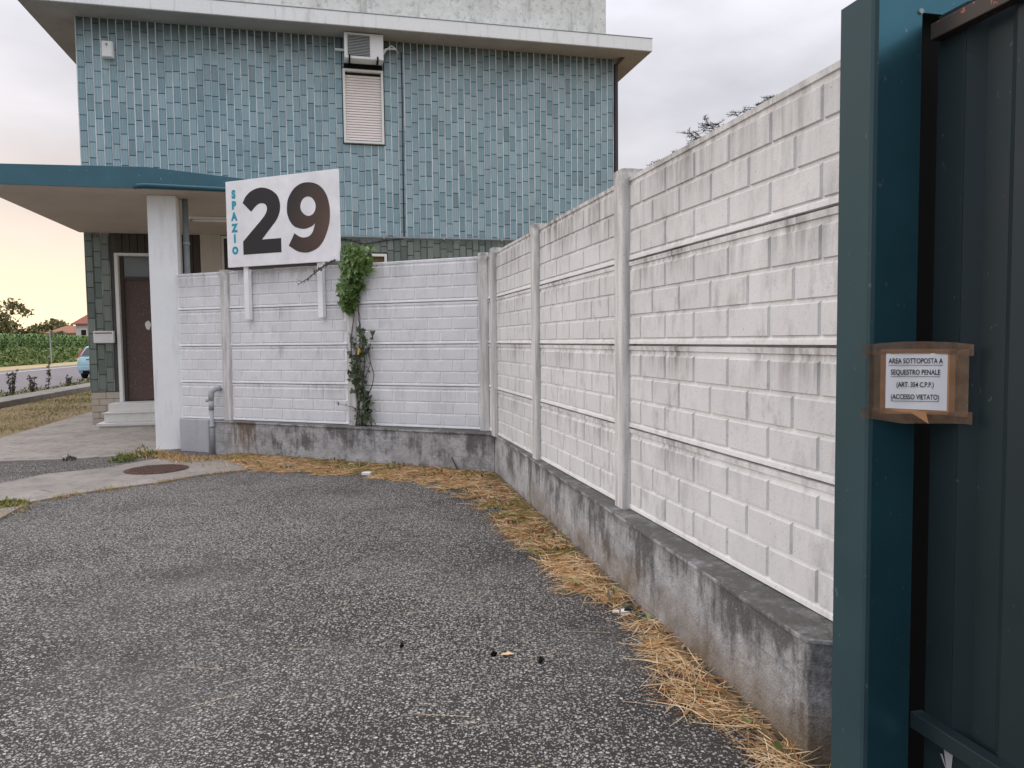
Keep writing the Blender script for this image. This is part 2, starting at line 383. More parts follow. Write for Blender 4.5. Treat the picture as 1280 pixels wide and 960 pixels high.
def render_mat():
    q = NT('lichen stained render'); n = q.noise(2.6, 6, .66); n2 = q.noise(11, 6, .72); z = q.sepz(q.pos())
    c = q.mix(q.ramp(n, .35, .65), (.64, .66, .62), (.80, .81, .79))
    c = q.mix(q.math('MULTIPLY', q.ramp(n2, .52, .66), .6), c, (.24, .25, .215))
    st = q.noise(1.0, 5, .6, stretch=(5, 5, .8))
    c = q.mix(q.math('MULTIPLY', q.ramp(st, .54, .72), .6), c, (.22, .225, .195))
    c = q.mix(q.math('MULTIPLY', q.ramp(q.noise(22, 4), .60, .66), .6), c, (.70, .70, .66))
    q.bump(q.noise(24, 6, .7), .8, .02); return q.done(c, .95, .15)
M['render'] = render_mat()
def plaster(name, a, b, d, amt=.3):
    q = NT(name); n = q.noise(1.6, 5, .6); st = q.noise(1.0, 5, .6, stretch=(9, 9, 1.6))
    c = q.mix(q.ramp(n, .3, .7), a, b); c = q.mix(q.math('MULTIPLY', q.ramp(st, .54, .72), amt), c, d)
    c = q.mix(q.math('MULTIPLY', q.ramp(q.noise(60, 3), .64, .7), amt), c, d)
    q.bump(q.noise(34, 5, .65), .45, .008); return q.done(c, .85, .25)
M['block'] = plaster('plain grey concrete', (.40, .41, .43), (.50, .51, .53), (.22, .22, .225), .35)
M['column'] = plaster('white column plaster', (.80, .83, .84), (.87, .89, .90), (.48, .50, .50), .35)
M['fascia'] = plaster('white roof edge paint', (.86, .885, .885), (.90, .92, .92), (.42, .43, .41), .4)
M['soffit'] = plaster('grey soffit plaster', (.36, .335, .315), (.45, .42, .395), (.24, .22, .20), .35)
M['canopysoffit'] = plaster('beige canopy soffit', (.47, .42, .375), (.54, .485, .435), (.36, .31, .27), .25)
M['pilaster'] = plaster('cream pilaster plaster', (.52, .485, .43), (.60, .56, .50), (.36, .33, .28), .3)
def worn_paint(name, c, d, rough=.35, amt=.5, spec=.5, thr=.695):
    q = NT(name); n = q.noise(3, 5, .6)
    cc = q.mix(q.ramp(n, .3, .7), c, tuple(min(1, v*1.25) for v in c))
    sc = q.math('MULTIPLY', q.ramp(q.noise(1.0, 3, .6, stretch=(48, 48, 24)), thr, thr+.025), amt)
    cc = q.mix(sc, cc, d); q.bump(q.noise(7, 3), .05, .01)
    return q.done(cc, q.math('MULTIPLY_ADD', n, .2, rough-.1), spec)
M['teal'] = worn_paint('teal fascia paint', (.028, .105, .140), (.30, .42, .45), .5, .8)
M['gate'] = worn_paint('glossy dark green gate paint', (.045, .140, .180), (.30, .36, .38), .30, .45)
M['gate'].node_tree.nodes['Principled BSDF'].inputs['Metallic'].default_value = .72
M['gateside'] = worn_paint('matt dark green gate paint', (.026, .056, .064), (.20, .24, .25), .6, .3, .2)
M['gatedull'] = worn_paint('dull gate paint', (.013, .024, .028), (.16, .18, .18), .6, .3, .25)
M['gaterail'] = worn_paint('gate rail worn to primer', (.040, .032, .028), (.36, .10, .07), .6, .9, .3, .63)
M['black'] = plain('black parts and shade', (.006, .006, .0065), .8, .2)  # black of small parts, also painted in where gaps are in shade
M['door'] = worn_paint('brown door paint', (.085, .052, .042), (.17, .125, .11), .5, .9, .5, .60)
M['frame'] = plain('pale metal frame', (.80, .80, .78), .5, .4, .08)
M['alu'] = plain('dark bronze and gap shade', (.055, .045, .038), .45, .5)  # bronze of the door, also the painted shadow gap under the board
g = NT('dull window glass'); M['glass'] = g.done((.10, .115, .115), .12, .7)
g = NT('dark car glass'); M['carglass'] = g.done((.02, .024, .026), .1, .6)
M['marble'] = plaster('white stone step', (.66, .65, .62), (.74, .73, .70), (.40, .38, .35), .3)
M['beige'] = plain('beige wall tile', (.44, .39, .325), .5, .4, .15, 6)
M['white'] = plain('white plastic', (.82, .83, .83), .45, .45, .06)
M['grille'] = plain('grey grille', (.33, .35, .35), .5, .4, .2)
M['slat'] = plain('cream shutter slat', (.84, .77, .73), .55, .35, .05)
M['galv'] = plain('galvanised grey metal', (.34, .36, .38), .5, .5, .25, 20)
M['pipe'] = plain('grey painted pipe', (.24, .27, .28), .55, .4, .2)
M['darkpipe'] = plain('dark brown downpipe', (.055, .045, .05), .5, .4)
M['rust'] = plain('rusty iron', (.085, .048, .036), .85, .3, .5, 26, 0, .6)
M['flash'] = plain('rust stained flashing', (.40, .25, .13), .8, .3, .4, 4)
M['signwhite'] = worn_paint('sign board white', (.78, .785, .80), (.60, .60, .61), .35, .3)
def digit_mat():
    q = NT('black to brown print'); v = q.n('ShaderNodeVectorMath', operation='DISTANCE'); q.put(v.inputs[0], q.pos()); v.inputs[1].default_value = (-2.08, 9.40, 2.90)
    f = q.math('SUBTRACT', 1.0, q.ramp(q.math('MULTIPLY_ADD', q.noise(3, 3), .3, v.outputs['Value']), .15, 1.05))  # print shifts from black to brown towards the lower right
    return q.done(q.mix(f, (.017, .015, .017), (.13, .075, .052)), .4, .45)
M['digit'] = digit_mat()
M['letter'] = plain('turquoise print', (.018, .34, .46), .45, .4, .08)
M['ink'] = plain('black ink', (.02, .02, .022), .6, .2)
M['paper'] = plain('white paper', (.78, .80, .84), .6, .3, .03)
M['card'] = plain('brown cardboard', (.52, .28, .145), .8, .2, .12)
t_ = NT('brown parcel tape'); t_.b.inputs['Alpha'].default_value = .5
wv_ = t_.noise(26, 4, .6); t_.bump(wv_, .12, .006)
M['tape'] = t_.done(t_.mix(t_.ramp(wv_, .35, .7), (.17, .10, .062), (.30, .20, .13)), .16, .7)
def leaf_mat(name, a, b, rough=.5):
    q = NT(name); c = q.mix(q.noise(9, 3), a, b); c = q.mix(q.n('ShaderNodeNewGeometry').outputs['Random Per Island'], c, tuple(v*1.2 for v in b))
    q.b.inputs['Subsurface Weight'].default_value = 0
    return q.done(c, rough, .35)
M['ivy'] = leaf_mat('ivy leaf', (.034, .078, .017), (.120, .195, .055), .38)
M['ivydark'] = leaf_mat('dark ivy leaf', (.022, .038, .018), (.045, .066, .03), .45)
M['ivyyellow'] = leaf_mat('yellow ivy leaf', (.55, .33, .04), (.55, .36, .05))
M['weeddark'] = leaf_mat('dusty weed leaf', (.06, .06, .045), (.11, .105, .075), .7)
M['corn'] = leaf_mat('maize leaf', (.06, .12, .026), (.12, .20, .05), .55)
M['weed'] = leaf_mat('verge weed leaf', (.10, .14, .036), (.18, .225, .075), .6)
M['tree'] = leaf_mat('tree leaf', (.08, .10, .035), (.14, .16, .06), .65)
M['treewarm'] = leaf_mat('warm tree leaf', (.14, .14, .06), (.21, .19, .085), .65)
M['bark'] = plain('bark', (.11, .08, .055), .9, .15, .3, 8)
M['twig'] = plain('dead twig', (.10, .085, .075), .9, .15, .3, 20)
M['cedar'] = leaf_mat('cedar needles', (.07, .085, .08), (.11, .125, .115), .7)
M['carpaint'] = worn_paint('light blue car paint', (.30, .47, .52), (.4, .5, .55), .3, .1, .5)
M['lampred'] = plain('red lamp lens', (.35, .05, .025), .3, .5)
M['tyre'] = plain('tyre rubber', (.02, .02, .02), .8, .2)
M['roof'] = plain('red roof tile', (.30, .115, .085), .85, .2, .25, 2)
M['roofbrown'] = plain('brown roof tile', (.34, .17, .11), .85, .2, .25, 2)
M['housewall'] = plain('house wall white', (.66, .62, .58), .85, .2, .06, 1)
M['signback'] = plain('back of road sign', (.17, .16, .13), .6, .4)
M['dark'] = plain('dark interior', (.03, .024, .02), .9, .1)
M['browntile'] = plain('dark brown entrance tile', (.050, .040, .032), .45, .45, .3, 12)

# ------------------------------------------------------------------ ground, yard, road
def sheet(name, poly, z, mat, kind='structure'):
    b = MB(); b.face([(p[0], p[1], z) for p in poly]); return tag(b.build(name, mat), kind=kind)
sheet('ground', [(-3000, -3000), (3000, -3000), (3000, 3000), (-3000, 3000)], -.03, M['field'])
sheet('dirt', [(-8.2, -12), (14, -12), (14, 30), (-8.2, 30)], -.012, M['soil'])
yard_edge = [(-4.21, 4.95), (-4.41, 6.41), (-4.58, 7.09), (-4.39, 7.45), (-4.14, 7.72), (-3.79, 8.05), (-3.53, 8.47), (-3.03, 8.86)]
sheet('yard', [(-7.6, -9), (7, -9), (7, 1.0), (1.7, 2.0), (.9, 3.6), (-.2, 8.55), (-4.05, 10.35), (-5.0, 10.6), (-7.2, 9.9)], 0.0, M['asphalt'])
b = MB(); b.prism([(-4.9, -9)]+[(-4.45, 2)]+yard_edge+[(-3.2, 9.6), (-4.0, 9.84), (-4.48, 9.88), (-4.7, 9.57), (-4.88, 9.04), (-5.4, 8.64), (-5.52, 8.06), (-6.2, 4), (-6.2, -9)][0:], -.01, .014)
tag(b.build('path', M['slab']), kind='structure')
b = MB(); f0 = [(-8.3, 9.0), (-6.58, 9.63), (-5.77, 9.77), (-5.3, 9.94), (-4.97, 10.34), (-4.62, 10.60), (-3.7, 11.2), (-2.2, 12.5), UV(-3.0, 15.8), UV(-4.36, 15.45), UV(-4.4, 30), UV(-5.2, 30), UV(-5.2, 13.0)]
b.prism([(p[0], p[1]) for p in f0], -.01, .018); tag(b.build('pavement', M['forecourt']), kind='structure')
sheet('grass_verge', [UV(-5.2, 10.6), UV(-5.19, 34), UV(-7.7, 34), UV(-7.7, 10.6)], .006, M['soil'])
sheet('gravel_strip', [UV(-8.3, 8), UV(-8.3, 80), UV(-9.9, 80), UV(-9.9, 8)], .02, M['asphalt'])
sheet('road', [UV(-9.7, -40), UV(-9.7, 300), UV(-19.2, 300), UV(-19.2, -40)], .008, M['road'])
sheet('road_line', [UV(-17.3, -40), UV(-17.3, 300), UV(-17.55, 300), UV(-17.55, -40)], .013, M['line'])
sheet('road_shoulder', [UV(-19.0, -40), UV(-19.0, 300), UV(-24, 300), UV(-24, -40)], .016, M['drygrass'][2])

kw = thing('low_kerb_wall', 'long low concrete kerb wall between dry grass strip and road', 'kerb')
for k in range(12):
    b = MB(); v0 = 8+k*3.0; b.prism([UV(-7.72, v0+.012)[:2], UV(-7.72, v0+2.988)[:2], UV(-8.45, v0+2.988)[:2], UV(-8.45, v0+.012)[:2]], -.2, .155+random.uniform(-.006, .006))
    b.build('kerb_block', M['kerb'], kw, bevel=.015)

# dry grass on the verge left of the forecourt, and loose pebbles in the yard
def blades(name, P, h, w, mats, parent=None, lean=.6, kind='stuff', probs=None):
    n = len(P); a = rng.random(n)*2*np.pi; d = np.stack([np.cos(a), np.sin(a), np.zeros(n)], 1)
    h = h*(0.5+rng.random((n, 1))); l = unit(np.concatenate([rng.normal(size=(n, 2))*lean, np.ones((n, 1))], 1))
    s = d*w*(.6+.8*rng.random((n, 1)))
    T = P+l*h; Q = np.stack([P-s, P+s, T+s*.15, T-s*.15], 1)
    mi = rng.choice(len(mats), n, p=probs) if len(mats) > 1 else None
    return quads(name, Q, mats, mi, parent, kind)
n = 34000; u = -5.22-rng.random(n)*2.45; v = 10.8+22*rng.random(n)**1.3
P = np.array([UV(a, c) for a, c in zip(u, v)]); P[:, 2] = .005
keep = (np.sin(P[:, 0]*2.1+P[:, 1]*.7)+np.sin(P[:, 1]*1.7-P[:, 0]))*.35+rng.random(n) > .25
P = P[keep]; pt_ = np.sin(P[:, 0]*1.7+P[:, 1]*.9)+np.sin(P[:, 1]*2.3-P[:, 0]*1.1+2)+np.sin(P[:, 0]*4.1)*np.sin(P[:, 1]*3.3)*.8+rng.normal(size=len(P))*.55
for k_, sel in enumerate((np.abs(pt_) <= .75, pt_ < -.75, pt_ > .75)):
    blades('dry_grass', P[sel], (.05, .065, .04)[k_], .005, [M['drygrass'][k_]], lean=1.3)
n = 6500; P = np.stack([rng.uniform(-4.2, 1.4, n), 1.2+5.5*rng.random(n)**1.4, np.zeros(n)], 1)
ok = P[:, 0] < 1.45-.222*P[:, 1]
P = P[ok]; n = len(P); S = (.0022+.0042*rng.random((n, 1))**2.5)
o6 = np.array([[1, 0, 0], [0, 1, 0], [-1, 0, 0], [0, -1, 0], [0, 0, .8], [0, 0, -.8]])
V6 = P[:, None, :]+S[:, None]*(o6[None]+rng.normal(size=(n, 6, 3))*.28)
T8 = [(0, 1, 4), (1, 2, 4), (2, 3, 4), (3, 0, 4), (1, 0, 5), (2, 1, 5), (3, 2, 5), (0, 3, 5)]
M['pebble'] = [plain('pebble grey', (.22, .21, .20), .85, .2), plain('pebble pale', (.38, .37, .35), .85, .2), plain('pebble dark', (.07, .068, .065), .85, .2)]
Q = V6[:, T8, :].reshape(-1, 3, 3); quads('loose_gravel', Q, M['pebble'], np.repeat(rng.choice(3, n, p=[.5, .2, .3]), 8), None, 'stuff')

# straw swept against the plinths: stems between an outer edge (the plinth foot) and a ragged inner edge
inner = np.array([(-3.81, 9.70), (-3.13, 8.75), (-2.31, 8.42), (-1.76, 8.30), (-1.37, 8.00), (-1.02, 7.92), (-.62, 7.20), (-.29, 6.40), (-.18, 5.75), (.0, 5.30), (.16, 4.98), (.20, 4.45), (.40, 4.33), (.545, 4.06), (.60, 3.77), (.64, 3.52), (.53, 3.12), (.64, 2.94), (.80, 2.80), (.84, 2.65), (.85, 2.5), (.86, 2.3)])
def plinth_foot(p):      # nearest point on the plinth's foot, front or side run
    A, Bp, Cp = np.array([-4.0, 10.16]), np.array([-.205, 8.37]), np.array([1.02, 2.3]); best = None
    for a, c in ((A, Bp), (Bp, Cp)):
        t = np.clip((p-a)@(c-a)/((c-a)@(c-a)), 0, 1); q = a+(c-a)*t
        if best is None or np.hypot(*(q-p)) < np.hypot(*(best-p)): best = q
    return best
outer = np.array([plinth_foot(p) for p in inner]); outer[5] = (-.75, 8.62); outer[6] = (-.2, 8.3); outer[4] = (-1.2, 8.83)
inner = inner+(outer-inner)*np.where(inner[:, 1:] < 6.5, .26, .10)
seg = np.maximum(np.hypot(*(inner[1:]-inner[:-1]).T), .05)*(.10+np.hypot(*(inner[1:]-outer[1:]).T))
N = 17500
k = rng.choice(len(seg), N, p=seg/seg.sum()); t = rng.random((N, 1)); w = rng.random((N, 1))**.8*1.06
I = inner[k]*(1-t)+inner[k+1]*t; O_ = outer[k]*(1-t)+outer[k+1]*t
c2d = O_*(1-w)+I*w+rng.normal(size=(N, 2))*.035
gap = (np.abs(c2d[:, 1]-4.0) < .16) & (rng.random(N) < .72)
hole = (np.sin(c2d[:, 0]*9.1+c2d[:, 1]*4.3)+np.sin(c2d[:, 1]*11.7-c2d[:, 0]*6.1)+np.sin(c2d[:, 0]*21+c2d[:, 1]*17)*.6)*.42+w[:, 0]*1.15 > 1.12+.5*rng.random(N)
gap = gap | hole
c2d = c2d[~gap]; w = w[~gap]; N = len(c2d)
clump = np.sin(c2d[:, 0]*5+c2d[:, 1]*3)+np.sin(c2d[:, 1]*6.3-c2d[:, 0]*4)
ang = clump*.9+rng.normal(size=N)*.75+1.9
d = np.stack([np.cos(ang), np.sin(ang), rng.normal(size=N)*.13], 1)
L = (.04+.085*rng.random((N, 1)))*np.where(c2d[:, 1:2] < 5, 1.15, .8)
hgt = .005+.036*rng.random(N)*np.clip(1.15-w[:, 0], .12, 1)
C3 = np.concatenate([c2d, hgt[:, None]], 1)
side = unit(np.cross(d, rng.normal(size=(N, 3))+np.array([0, 0, 1.2])))*(.0014+.0010*rng.random((N, 1)))
bend = np.concatenate([rng.normal(size=(N, 2))*.012, np.abs(rng.normal(size=(N, 1)))*.010], 1)
a0, a1, a2 = C3-d*L, C3+bend, C3+d*L
for a in (a0, a1, a2): a[:, 2] = np.maximum(a[:, 2], .004)
Q = np.concatenate([np.stack([a0-side*.6, a0+side*.6, a1+side, a1-side], 1), np.stack([a1-side, a1+side, a2+side*.5, a2-side*.5], 1)], 0)
far = c2d[:, 1] > 5.1; pat = np.sin(c2d[:, 0]*3.1+1)+np.sin(c2d[:, 1]*4.1+c2d[:, 0]*2)
mi = np.where(far, rng.choice(5, N, p=[.33, .29, .17, .08, .13]), rng.choice(5, N, p=[.40, .27, .08, .03, .22]))
mi = np.where(far & (pat > .9) & (rng.random(N) < .45), 3, mi)
quads('dry_straw', Q, M['straw'], np.concatenate([mi, mi]), None, 'stuff')
# small green shoots and dead leaves caught in the straw
n = 900; k = rng.choice(len(seg), n, p=seg/seg.sum()); t = rng.random((n, 1)); w = rng.random((n, 1))**1.6
c2 = (outer[k]*(1-t)+outer[k+1]*t)*(1-w)+(inner[k]*(1-t)+inner[k+1]*t)*w
sel = np.sin(c2[:, 0]*4.3+c2[:, 1]*5.9) > .1
c2 = c2[sel]; quads('straw_weeds', leafcloud(np.concatenate([c2, .012+.05*rng.random((len(c2), 1))], 1), .020, .6, 2.4), [M['weed'], M['straw'][2], M['weeddark']], rng.choice(3, len(c2), p=[.5, .25, .25]), None, 'stuff')
# matted under-layer of the straw so that the asphalt does not show through its thick part
b = MB(); th = plain('matted straw', (.15, .105, .06), .95, .1, .6, 40, 0, .8)
mid = outer*.70+inner*.30; h = [.012+random.random()*.01 for _ in mid]
for i in range(len(mid)-1):
    if 12 <= i <= 13: continue
    b.face([(*outer[i], h[i]+.02), (*mid[i], h[i]*.5), (*mid[i+1], h[i+1]*.5), (*outer[i+1], h[i+1]+.02)])
tag(b.build('straw_mat', th), kind='stuff')
# thin line of dead grass along the slab joint, left
n = 2600; tt = rng.random(n)*(len(yard_edge)-1); ii = tt.astype(int); ye = np.array(yard_edge)
P2 = ye[ii]+(ye[np.minimum(ii+1, len(ye)-1)]-ye[ii])*(tt-ii)[:, None]+rng.normal(size=(n, 2))*.05
P2 = P2[(np.sin(tt*5.1)+rng.random(n)*1.4 > .35)]
blades('joint_grass', np.concatenate([P2, np.full((len(P2), 1), .004)], 1), .035, .003, [M['straw'][1], M['straw'][3], M['weed']], lean=1.2, probs=[.55, .3, .15])
n = 3600; x = rng.random(n); P2 = np.stack([-5.15+x*1.9, 9.93+.18*np.sin(x*9)-.32*x+rng.normal(size=n)*.13], 1)
P2[:, 1] += np.where(x < .5, .05, 0)
blades('column_foot_grass', np.concatenate([P2, np.full((n, 1), .012)], 1), .045, .004, [M['straw'][1], M['straw'][3], M['straw'][0], M['straw'][2]], lean=1.4, probs=[.4, .25, .2, .15])

# ------------------------------------------------------------------ concrete fences
brick_cache = {}
def brick_mesh(w, h, mat):
    key = (round(w, 3), mat.name)
    if key not in brick_cache:
        b = MB(); e = .003
        b.v = [(0, 0, 0), (w, 0, 0), (w, 0, h), (0, 0, h), (.005, -.0105, e), (w-.005, -.0105, e), (w-.005, -.0105, h-.009), (.005, -.0105, h-.009)]
        b.f = [(4, 5, 6, 7), (0, 1, 5, 4), (1, 2, 6, 5), (2, 3, 7, 6), (3, 0, 4, 7)]; b.mi = [0]*5; brick_cache[key] = b.mesh('brick', mat)
    return brick_cache[key]
def panel(parent, x0, x1, z0, mat, bricks=True, depth=.06):
    y = random.uniform(-.002, .002)
    b = MB(); b.box(x0, x1, 0, depth, z0+.0055, z0+.4945); b.box(x0, x1, .035, depth-.002, z0+.4946, z0+.5054)
    b.hexa([(x0, -.009, z0+.470), (x1, -.009, z0+.470), (x1, .001, z0+.468), (x0, .001, z0+.468), (x0, -.011, z0+.4938), (x1, -.011, z0+.4938), (x1, .001, z0+.4938), (x0, .001, z0+.4938)])
    b.hexa([(x0, -.010, z0+.0062), (x1, -.010, z0+.0062), (x1, .001, z0+.0062), (x0, .001, z0+.0062), (x0, -.009, z0+.026), (x1, -.009, z0+.026), (x1, .001, z0+.036), (x0, .001, z0+.036)])
    p = b.build('panel', mat, parent); p.location.y = y
    if not bricks: return p
    pitch, h = .1395, .1275
    for row in range(3):
        zb = z0+.040+row*pitch; x = x0+.022; first = True
        while x < x1-.06:
            w = .3175
            if first and row != 1: w = .15
            first = False
            w = min(w, x1-.022-x)
            if w > .04: link('brick', brick_mesh(w, h, BRICKM[mat.name]), p, (x, 0, zb), (0, random.uniform(-.002, .002), 0))
            x += w+.013
    return p
def make_fence(label, origin, rz, bays, posts, mat, plinth_poly, cap_poly, fillers=()):
    f = thing('concrete_fence', label, 'fence', (origin[0], origin[1], 0), rz)
    for x0, x1 in bays:
        for k in range(4): panel(f, x0, x1, .455+.5*k, mat)
    for x0, x1 in fillers:
        for k in range(4): panel(f, x0, x1, .455+.5*k, mat, False)
    for xc, w, ht, dep in posts:
        b = MB(); b.prism([(xc-w/2, .09), (xc-w/2, -dep+.012), (xc-w/2+.012, -dep), (xc+w/2-.012, -dep), (xc+w/2, -dep+.012), (xc+w/2, .09)], .440, ht)
        b.build('post', M['post'], f, bevel=.006)
    inv = Matrix.Rotation(-rz, 4, 'Z') @ Matrix.Translation((-origin[0], -origin[1], 0))
    for nm, poly, z0, z1 in (('plinth', plinth_poly, -.3, .432), ('plinth_cap', cap_poly, .4325, .4545)):
        b = MB(); b.prism([tuple((inv @ Vector((p[0], p[1], 0)))[:2]) for p in poly], z0, z1); b.build(nm, M['plinth'], f, bevel=.006)
    return f
C = (-.2691, 8.7042); FA = -.4032; RA = math.atan2(-.9729, .2312)
make_fence('cleaner white precast fence facing the camera below the number board', C, FA,
           [(-4.74, -3.94), (-3.81, -1.92), (-1.79, -.10)], [(-3.875, .13, 2.475, .05), (-1.855, .13, 2.45, .05), (-.035, .125, 2.49, .055)], M['fence_front'],
           [(-4.02, 10.17), (-.205, 8.372), (-.05, 8.75), (-3.9, 10.42)], [(-4.02, 10.155), (-.205, 8.36), (-.05, 8.75), (-3.9, 10.42)])
make_fence('dirt streaked white precast fence running from the corner to the green gate', C, RA,
           [(.515, 2.105), (2.255, 4.11), (4.26, 6.34)], [(.43, .15, 2.49, .05), (2.18, .15, 2.482, .05), (4.185, .15, 2.505, .05), (6.42, .15, 2.48, .05)], M['fence_side'],
           [(-.200, 8.376), (1.015, 2.56), (1.4, 2.47), (1.32, 2.9), (.05, 8.6)], [(-.212, 8.37), (1.003, 2.548), (1.4, 2.46), (1.33, 2.9), (.05, 8.6)], fillers=[(0.02, .352)])
# concrete block left of the front plinth, with the standpipe in the gap
b = MB(); b.prism([(-4.66, 10.54), (-4.16, 10.30), (-3.98, 10.62), (-4.5, 10.9)], -.2, .455)
tag(b.build('concrete_block', M['block'], bevel=.012), 'short smooth grey concrete block between white column and standpipe', 'block')
sp_ = thing('standpipe', 'grey metal standpipe with bent top in front of the fence', 'pipe', (-4.055, 10.165, 0), FA)
b = MB(); b.tube([(0, 0, 0), (0, 0, .62)], .028, 12); b.build('pipe', M['galv'], sp_, True)
b = MB(); b.tube([(0, 0, .60), (0, 0, .72)], .034, 12); b.tube([(0, 0, .36), (0, 0, .40)], .036, 12); b.build('coupling', M['galv'], sp_, True)
b = MB(); b.tube([(0, 0, .70), (0, 0, .80), (.005, .01, .845), (.03, .05, .878), (.07, .11, .885)], [.032, .04, .04, .036, .034], 12); b.build('elbow', M['galv'], sp_, True)
b = MB(); b.tube([(-.02, 0, .72), (-.075, 0, .72)], .014, 8); b.tube([(-.07, 0, .705), (-.075, 0, .74)], .02, 8); b.build('valve_knob', M['galv'], sp_, True)

# ------------------------------------------------------------------ number board on the front fence
sb = thing('number_board', 'white board with large 29 fixed above the fence top', 'sign', (C[0], C[1], 0), FA)
b = MB(); b.box(-3.705, -1.93, -.125, -.095, 2.487, 3.602); b.build('board', M['signwhite'], sb, bevel=.004)
for x in (-3.475, -2.30):
    b = MB(); b.box(x, x+.075, -.094, -.03, 1.80, 3.4); b.build('bracket', M['signwhite'], sb, bevel=.004)
b = MB(); b.box(-3.66, -3.49, -.09, -.05, 2.455, 2.51); b.box(-3.385, -2.31, -.09, -.05, 2.455, 2.51); b.build('shadow_gap_strip', M['alu'], sb)  # dark strip standing in for the shadow gap below the board
def smooth(pts, corners, n=6):
    out = []; N_ = len(pts); P = [np.array(p) for p in pts]
    for i in range(N_):
        a, c = P[i], P[(i+1) % N_]; i2 = (i+1) % N_
        ta = (c-P[i-1])/2 if i not in corners else (c-a)
        tb = (P[(i+2) % N_]-a)/2 if i2 not in corners else (c-a)
        if i in corners and i2 in corners: out.append(tuple(a)); continue
        if i in corners: ta = (c-a)*1.0
        for k in range(n):
            s = k/n; h1, h2, h3, h4 = 2*s**3-3*s**2+1, s**3-2*s**2+s, -2*s**3+3*s**2, s**3-s**2
            out.append(tuple(a*h1+ta*h2+c*h3+tb*h4))
    return out
two = [(-3.424, 3.308), (-3.363, 3.391), (-3.261, 3.454), (-3.137, 3.478), (-3.039, 3.465), (-2.944, 3.426), (-2.862, 3.359), (-2.824, 3.27), (-2.823, 3.184), (-2.847, 3.11), (-2.897, 3.037), (-3.01, 2.93), (-3.125, 2.820), (-2.818, 2.820), (-2.818, 2.642), (-3.435, 2.642), (-3.435, 2.811), (-3.229, 2.983), (-3.102, 3.09), (-3.046, 3.154), (-3.029, 3.21), (-3.047, 3.255), (-3.095, 3.278), (-3.156, 3.277), (-3.219, 3.244), (-3.289, 3.185)]
nine = [(-2.713, 3.185), (-2.698, 3.279), (-2.655, 3.356), (-2.582, 3.429), (-2.48, 3.473), (-2.364, 3.477), (-2.25, 3.447), (-2.161, 3.383), (-2.097, 3.286), (-2.066, 3.173), (-2.06, 3.071), (-2.072, 2.961), (-2.11, 2.852), (-2.169, 2.744), (-2.252, 2.665), (-2.357, 2.624), (-2.45, 2.616), (-2.566, 2.64), (-2.7, 2.716), (-2.606, 2.866), (-2.536, 2.823), (-2.467, 2.804), (-2.385, 2.814), (-2.331, 2.857), (-2.301, 2.921), (-2.284, 2.972), (-2.324, 2.941), (-2.417, 2.913), (-2.498, 2.915), (-2.603, 2.95), (-2.671, 3.021), (-2.708, 3.109)]
cnt = [(-2.505, 3.194), (-2.492, 3.243), (-2.463, 3.279), (-2.423, 3.3), (-2.381, 3.304), (-2.336, 3.291), (-2.298, 3.256), (-2.276, 3.217), (-2.27, 3.176), (-2.281, 3.128), (-2.307, 3.089), (-2.347, 3.07), (-2.391, 3.067), (-2.435, 3.082), (-2.473, 3.113), (-2.498, 3.15)]
def outline(name, loops, mat, parent, y, ext):
    c = bpy.data.curves.new(name, 'CURVE'); c.dimensions = '2D'; c.fill_mode = 'BOTH'; c.extrude = ext
    for lp in loops:
        s = c.splines.new('POLY'); s.points.add(len(lp)-1); s.use_cyclic_u = True
        for p, q in zip(s.points, lp): p.co = (q[0], q[1], 0, 1)
    o = bpy.data.objects.new('outline_source', c); col.objects.link(o)
    me = bpy.data.meshes.new_from_object(o.evaluated_get(bpy.context.evaluated_depsgraph_get()))
    bpy.data.objects.remove(o); bpy.data.curves.remove(c)
    me.transform(Matrix.Rotation(math.pi/2, 4, 'X')); me.materials.clear(); me.materials.append(mat)
    return link(name, me, parent, (0, y, 0))
outline('digit', [smooth(two, {0, 12, 13, 14, 15, 16, 25})], M['digit'], sb, -.1265, .001)
outline('digit', [smooth(nine, {18, 19, 25}), smooth(cnt, set())], M['digit'], sb, -.1265, .001)
for ch, z in zip('SPAZIO', (3.425, 3.284, 3.138, 2.990, 2.853, 2.700)):
    me = text_mesh(ch,  .138 if ch != 'O' else .124, .001, .0092, M['letter'], sx=.92)
    link('letter', me, sb, (-3.572, -.1265, z))

# ------------------------------------------------------------------ tiled building
BO = (-7.7903, 13.9657, 0); BA = .23586
bd = thing('tiled_building', 'two storey building clad in blue green vertical tiles', 'building', BO, BA)
W_, ZS = 10.32, 7.40
b = MB(); b.box(0.0, .50, .02, 9.5, -.3, ZS); b.box(5.47, W_, .02, 9.5, -.3, ZS); b.box(.5, 1.55, .02, 9.5, 3.20, ZS); b.box(.5, 1.55, .30, 9.5, -.3, 3.2)
b.box(1.55, 4.69, .02, 9.5, -.3, ZS); b.box(4.69, 5.47, .02, 9.5, 6.81, ZS); b.box(4.69, 5.47, .02, 9.5, 3.24, 5.38); b.box(4.69, 5.47, .02, 9.5, -.3, 2.0)
b.box(4.69, 5.47, .25, 9.5, 5.38, 6.81); b.box(4.69, 5.47, .25, 9.5, 2.0, 3.24)
b.build('wall', M['bed'], bd)
